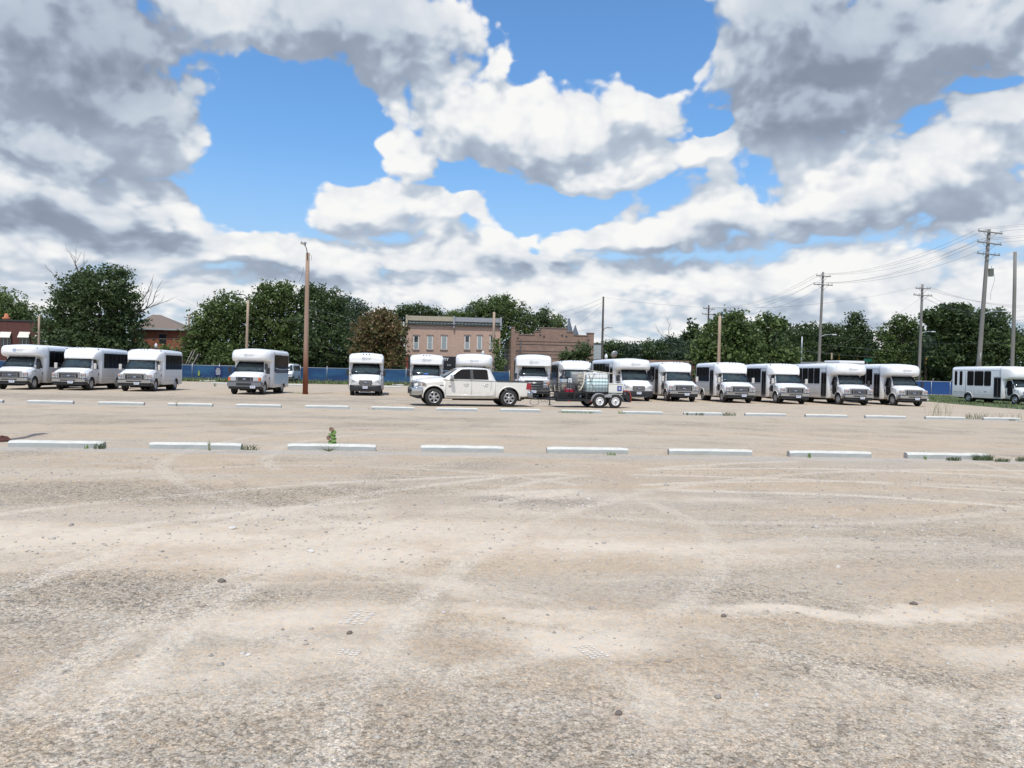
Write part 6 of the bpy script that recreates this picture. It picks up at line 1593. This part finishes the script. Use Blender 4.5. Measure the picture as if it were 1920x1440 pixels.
W3 = [((1128, 560, 100), (957, 596, 120), .8, 'upper dark cable from the telephone pole down to the pink building'), ((1128, 568, 100), (957, 600, 120), 1.0, 'second dark cable from the telephone pole down to the pink building'), ((1128, 573, 100), (1070, 615, 126), .3, 'short cable from the telephone pole towards the church spire'),
      ((925, 586, 110), (763, 603, 110), 1.0, 'pale service wire from the tan pole leftwards over the pink building'), ((925, 586, 110), (1128, 615, 100), 1.2, 'pale service wire from the tan pole to the telephone pole'),
      ((1128, 612, 100), (1345, 640, 110), 1.2, 'dark cable from the telephone pole running right over the low trees'), ((1128, 625, 100), (1345, 655, 110), 1.4, 'lower dark cable from the telephone pole running right over the low trees'),
      ((573, 600, 95), (330, 560, 118), 1.0, 'wire crossing the sky from the house roof to the green trees'), ((72, 620, 112), (463, 628, 112), .8, 'upper pale wire across the left trees'), ((72, 645, 112), (463, 655, 112), .8, 'middle pale wire across the left trees'), ((72, 652, 112), (463, 662, 112), .8, 'lower pale wire across the left trees'),
      ((72, 570, 112), (-40, 560, 112), .3, 'short wire left of the shop pole'), ((573, 573, 100), (925, 600, 110), 1.8, 'pale wire from behind the rusty pole to the tan pole'), ((573, 592, 100), (925, 640, 110), 1.3, 'second pale wire from behind the rusty pole to the tan pole'),
      ((573, 628, 106), (1128, 655, 106), .8, 'upper of three low wires behind the rust coloured tree'), ((573, 640, 106), (1128, 662, 106), .8, 'middle of three low wires behind the rust coloured tree'), ((573, 648, 106), (1128, 668, 106), .8, 'lowest of three low wires behind the rust coloured tree'),
      ((1534, 645, 122), (1960, 652, 122), 1.0, 'upper span wire above the traffic lights'), ((1480, 655, 124), (1960, 664, 124), 1.2, 'span wire carrying the traffic lights'), ((1480, 622, 122), (1960, 640, 110), 1.0, 'long wire across the dark trees on the right'), ((1530, 660, 127.9), (1830, 668, 127.9), .3, 'lowest span wire just above the traffic lights'),
      ((1545, 660, 112), (1725, 560, 108), .6, 'guy wire slanting up to the shorter grey pole'), ((570, 500, 51.4), (561, 527, 58), .2, 'short cable on the rusty lamp pole going back to the trees')]
for A, B, sg_, lab in W3:
    wire(atY(*A), atY(*B), sg_, .017 if 'pale' not in lab else .014, lab, None, 'wire_pale' if ('pale' in lab or 'low wires' in lab or 'span' in lab) else 'wire')

# ------------------------------------------------------------------ weeds
mat('weed_leaf', (.12, .20, .04), .6, island=.35); mat('weed_red', (.16, .10, .06), .7, island=.3); mat('weed_stalk', (.16, .17, .08), .8); mat('dark_weed', (.07, .10, .04), .8, island=.4)
def tuft(p, h, w, n, seed, m, label, grp='weeds by the wheel stops', cat='weed', lean=1.0):
    rg = random.Random(seed); b = MB()
    for i in range(n):
        a = rg.uniform(0, 6.28); x, y = rg.uniform(-w, w) * .5, rg.uniform(-.06, .06); hh = h * rg.uniform(.4, 1.1); l = rg.uniform(.2, 1) * lean * hh
        dx, dy = math.cos(a), math.sin(a) * .4; t = .0045
        pts = [(x, y, 0), (x + dx * l * .3, y + dy * l * .3, hh * .55), (x + dx * l, y + dy * l, hh)]
        px_, py_ = -math.sin(a) * t, max(.002, abs(math.cos(a)) * t)
        v = [(q[0] - px_ * k, q[1] - py_ * k, q[2]) for q, k in zip(pts, (1, 1.2, .1))] + [(q[0] + px_ * k, q[1] + py_ * k, q[2]) for q, k in zip(pts, (1, 1.2, .1))]
        v = [(q[0] - t * k, q[1], q[2]) for q, k in zip(pts, (1, 1.3, .1))] + [(q[0] + t * k, q[1], q[2]) for q, k in zip(pts, (1, 1.3, .1))]
        b.add(v, [(0, 3, 4, 1), (1, 4, 5, 2)])
    return tag(b.build('weed', m, None, p), label, cat, grp)
def sx(px, Y, py=840): return onY(px, Y, py)
p = Vector((sx(621, 16.85), 16.85, 0)); w = thing('leafy_weed', 'tall leafy weed with round green leaves behind a near wheel stop', 'weed', p)
b = MB(); b.tube([(0, 0, 0), (.01, 0, .15), (-.01, 0, .30), (.0, 0, .44)], [.007, .006, .005, .003], 6); b.build('stem', 'weed_stalk', w)
rg = random.Random(8)
for (x, z, s_, mm) in ((.0, .42, .055, 'weed_red'), (.045, .36, .06, 'weed_leaf'), (.03, .28, .06, 'weed_leaf'), (-.06, .24, .055, 'weed_red'), (.05, .20, .06, 'weed_leaf'), (-.02, .14, .055, 'weed_leaf'), (.05, .12, .06, 'weed_leaf'), (-.04, .32, .03, 'weed_leaf')):
    b = MB(); n = 9; pts = []
    for k in range(n):
        a = k * 2 * math.pi / n; r_ = s_ * (1 + .25 * math.cos(a - 1.2)) * rg.uniform(.85, 1.1)
        pts.append((x + r_ * math.cos(a), -.02 + .35 * r_ * math.sin(a) + rg.uniform(-.01, .01), z + r_ * math.sin(a) * .95))
    b.panel(pts, .002); b.build('leaf', mm, w)
b = MB(); rg = random.Random(4)
for i in range(16):
    a = rg.uniform(.1, 3.04); l = rg.uniform(.15, .33); d = (math.cos(a), -.15, math.sin(a) * .55)
    q = [(0, 0, .01), (d[0] * l * .5, d[1] * l, .03 + d[2] * l * .35), (d[0] * l, d[1] * l, .03 + d[2] * l)]; b.tube(q, [.006, .004, .002], 5)
tag(b.build('weed', 'weed_stalk', None, (sx(617, 16.38), 16.38, 0)), 'sprawling dry stalks spread over the stop below the leafy weed', 'weed', 'weeds by the wheel stops')
for i, (px, Y, h, w_, n, m_, lab, ln_) in enumerate(((187, 16.35, .14, .22, 40, 'dark_weed', 'grass tuft at the right end of the leftmost near wheel stop', 1), (468, 16.5, .13, .35, 34, 'dark_weed', 'low weed in the gap right of the second near wheel stop', 1.6), (393, 16.35, .24, .08, 9, 'weed_stalk', 'thin stalks in front of the second near wheel stop', .5), (163, 16.35, .10, .06, 10, 'weed_leaf', 'little sprig in front of the leftmost near wheel stop', .6),
        (1148, 16.4, .08, .2, 20, 'weed_leaf', 'small green sprigs in front of the fifth near wheel stop', 1), (1520, 16.4, .12, .06, 14, 'weed_leaf', 'small bright sprig in front of the second last near wheel stop', .6), (1515, 16.8, .12, .25, 14, 'weed_stalk', 'dry wisps behind the second last near wheel stop', 1), (1738, 16.35, .10, .05, 12, 'weed_leaf', 'small bright sprig in front of the last near wheel stop', .6), (1735, 16.9, .14, .2, 18, 'weed_stalk', 'dry wisps behind the last near wheel stop', 1),
        (1790, 16.2, .10, .30, 90, 'dark_weed', 'dark grass patch before the last near wheel stop, left part', 1), (1845, 16.3, .15, .42, 150, 'dark_weed', 'dark grass patch before the last near wheel stop, middle part', 1), (1880, 16.1, .09, .32, 90, 'dark_weed', 'dark grass patch right of the last near wheel stop', 1), (1918, 16.2, .13, .25, 60, 'dark_weed', 'grass patch cut by the right edge beside the near row', 1),
        (1080, 33.5, .12, 1.6, 110, 'weed_leaf', 'weeds along the stop in front of the tank trailer', 1), (1165, 33.6, .14, .3, 30, 'weed_leaf', 'weed between the stops below the trailer wheels', 1), (1303, 33.5, .15, .8, 60, 'dark_weed', 'weeds at the left end of the stop below the ninth bus', 1), (1368, 33.6, .22, .6, 60, 'dark_weed', 'weeds at the right end of the stop below the ninth bus', 1.2),
        (1760, 35.4, .95, 1.2, 26, 'weed_stalk', 'tall bare wispy weed behind the stop near the right end', .9), (1830, 34.2, .35, 1.0, 60, 'dark_weed', 'dark bushy weed left of the last middle row stop', 1), (1880, 34.4, .4, 2.0, 40, 'weed_stalk', 'wispy stalks behind the last middle row stop', .8), (1898, 33.6, .10, .3, 30, 'dark_weed', 'small weed in front of the last middle row stop', 1),
        (330, 33.5, .25, .05, 6, 'weed_stalk', 'single stalk before a middle row stop on the left', .6), (560, 51.6, .14, 1.2, 60, 'weed_leaf', 'low weeds around the foot of the rusty lamp pole', 1), (402, 66, .35, .2, 24, 'dark_weed', 'small dark weed alone on the gravel left of the overhang bus', .5), (700, 33.6, .06, .5, 14, 'dark_weed', 'sparse sprigs before the stop left of the pickup', 1))):
    tuft((onY(px, Y, 800), Y, 0), h, w_, n, 100 + i, m_, lab, lean=ln_)
# dark red debris heap and a dark sheet painted as its shadow at the left edge
mat('debris_red', (.10, .035, .025), .9, var=.4, vscale=20); mat('painted_shadow', (.12, .105, .10), .9, var=.2)
rg = random.Random(2); me = bmesh.new(); bmesh.ops.create_icosphere(me, subdivisions=3, radius=1)
for v in me.verts: v.co *= 1 + rg.uniform(-.2, .2); v.co.x *= .32; v.co.y *= .3; v.co.z *= .10
m_ = bpy.data.meshes.new('debris_heap'); me.to_mesh(m_); me.free(); m_.materials.append(MATS['debris_red'])
pd = gnd(-14, 827); tag(link('debris_heap', m_, None, (pd.x, pd.y, .03)), 'small dark red debris heap at the left picture edge', 'debris')
pts = [(5, 824), (30, 821.5), (50, 818), (62, 813.5), (80, 812), (92, 813), (75, 815.5), (60, 818.5), (45, 822.5), (25, 824.5), (8, 826.5)]
b = MB(); b.add([(gnd(*q).x, gnd(*q).y, .004) for q in pts], [tuple(range(len(pts)))]); struct(b.build('painted_shadow', 'painted_shadow'))
# concrete barrier by the last bus of the row
p = gnd(1741, 751.5); t = thing('concrete_barrier', 'white concrete barrier end beside the last bus of the row', 'barrier', (p.x - .35, p.y, 0), R(5))
b = MB(); b.loft([[Vector((x * s, y, z)) for x, z in ((-.42, 0), (.42, 0), (.40, .12), (.16, .45), (.10, .82), (-.10, .82), (-.16, .45), (-.40, .12))] for y, s in ((-.02, 1), (2.6, 1))], smooth=False); b.build('block', 'concrete', t, bevel=.02)
# ------------------------------------------------------------------ vehicles in their places
G = 'white minibuses parked in the lot'
def fc(px, py): return gnd(px, py)
def at_(px, Y): return Vector((onY(px, Y, 735), Y, 0))
minibus('white overhang minibus cut by the left picture edge, blue logo on top', at_(17, 49.2), R(1), cap='bulb', L=7.6, W=2.4, H=2.80, nose='new', mirrors='black', wheelbase=4.0, has_logo=True)
minibus('white sloping cap minibus second from the left with white mirrors', at_(127, 50.0), R(0), cap='slope', L=6.3, H=2.72)
minibus('white sloping cap minibus third from the left, next to the brick house', at_(251, 50.2), R(1.5), cap='slope', L=5.9, H=2.72)
b4 = minibus('white old style overhang minibus with amber corner lamps left of the rusty pole', at_(457, 48.3), R(-3), cap='bulb', L=6.0, W=2.4, H=2.86, nose='old', mirrors='black', has_logo='faint')
for s in (1,):
    d = MB(); d.box(1.213, 1.219, 2.5, 5.7, 1.32, 1.62); d.build('side_decal', 'decal_deep', b4)
    d = MB(); d.tube([(1.222, 2.5, 1.66), (1.222, 3.2, 1.60), (1.222, 4.2, 1.56), (1.222, 5.7, 1.62)], .018, 5); d.build('decal_line', 'plate_white', b4)
    d = MB(); d.box(1.204, 1.209, 2.4, 5.75, .62, 1.27); d.build('side_decal', 'decal_sky', b4)
minibus('white short nosed minibus facing straight on, first right of the rusty pole', at_(685, 50.4), R(4.5), cap='shade', L=6.6, W=2.26, H=2.80, nose='van', mirrors='black', has_logo='faint', wheelbase=3.5)
b7 = minibus('white short nosed minibus half hidden by the front of the pickup', at_(798, 51.3), R(0), cap='shade', L=6.6, W=2.26, H=2.82, nose='van', mirrors='black', has_logo='faint', wheelbase=3.5)
d = MB(); d.prism([(-.26, 1.44), (.22, 1.44), (.0, 1.54)], .90, .93, 'y'); d.build('sun_card', 'sun_card', b7, (0, -.16, .02))
minibus('white overhang minibus behind the cab of the pickup', at_(888, 51.2), R(-2), cap='bulb', L=7.2, W=2.5, H=2.93, nose='new', mirrors='black', has_logo='faint', wheelbase=4.0, windows='row')
minibus('white tall visor minibus with wide chrome bar grille behind the pickup tail', at_(1001, 50.0), R(-4), cap='visor', L=7.6, W=2.36, H=2.94, nose='heavy', mirrors='black', has_logo='faint', wheelbase=4.0, windows='row')
minibus('white sloping cap minibus behind the tank trailer', at_(1086, 51.0), R(-1), cap='slope', L=6.4, H=2.64)
minibus('white short nosed overhang minibus right of the tank trailer', at_(1198, 49.8), R(3), cap='bulb', L=8.2, W=2.4, H=2.84, nose='van', mirrors='black', has_logo='faint', windows='row', wheelbase=4.6)
minibus('white sloping cap minibus, first of the three alike on the right', at_(1283, 50.2), R(1), cap='slope', L=6.3, H=2.68)
minibus('white sloping cap minibus in front of the pale lamp pole on the right', at_(1390, 49.8), R(0), cap='slope', L=6.0, H=2.74)
minibus('white sloping cap minibus, last of the three alike on the right', at_(1492, 49.8), R(0), cap='slope', L=6.4, H=2.74)
minibus('white overhang minibus with long row of side windows, second from the row end', at_(1612, 49.6), R(1), cap='bulb', L=8.0, W=2.42, H=2.86, nose='new', mirrors='black', lens=True, has_logo='faint', windows='row', wheelbase=4.3)
minibus('white overhang minibus at the right end of the row beside the barrier', at_(1715, 50.0), R(1), cap='bulb', L=7.0, W=2.42, H=2.90, nose='new', mirrors='black', lens=True, has_logo='faint', windows='row', wheelbase=3.9)
fr = Vector((47.25, 58.2, 0))
minibus('white overhang minibus standing alone on the grass at the right edge', fr, R(6), cap='bulb', L=7.6, W=2.42, H=3.12, nose='new', mirrors='black', lens=True, windows='last', wheelbase=4.7)
passenger_van('white passenger van by the fence behind the old style minibus', Vector((onY(532, 86.5, 715), 86.0, 0)), R(1))
# roof of a further vehicle behind the right hand row
p = Vector((onY(1580, 62, 700), 62, 0)); t = thing('box_trailer', 'white roofed box trailer behind the right hand minibuses', 'trailer', p, R(4))
zt = Z(676.5, 1600, 62)
b = MB(); b.box(-2.4, 1.9, 0, 2.2, .5, zt - .25); b.build('box', 'fender_grey', t, bevel=.03)
b = MB(); b.box(-.35, 1.95, -.06, 2.26, zt - .24, zt); b.build('roof_rail', 'white_roof', t, bevel=.05)
b = MB(); b.box(-2.45, -.38, -.05, 2.25, zt - .24, zt - .16); b.build('roof', 'fender_grey', t)
for x in (-.5, .6):
    for y in (.1, 2.1):
        tm, hm = WH['trailer']; w = link('wheel', tm, t, (x, y, .35), (0, 0, R(90 if y > 1 else -90))); link('rim', hm, w)
pk = R(-81.5); c_, s_ = math.cos(pk), math.sin(pk)
fw = Vector((-.52, 37.85, 0)); loc = fw - Vector((c_ * .90 - s_ * 1.05, s_ * .90 + c_ * 1.05, 0))
pickup(loc, pk)
tr = R(8.5); c_, s_ = math.cos(tr), math.sin(tr)
tw = Vector((onY(1123.5, 38.9, 750), 38.9, 0)); loc = tw - Vector((c_ * 2.28 + s_ * .95, s_ * 2.28 - c_ * .95, 0))
tank_trailer(loc, tr)
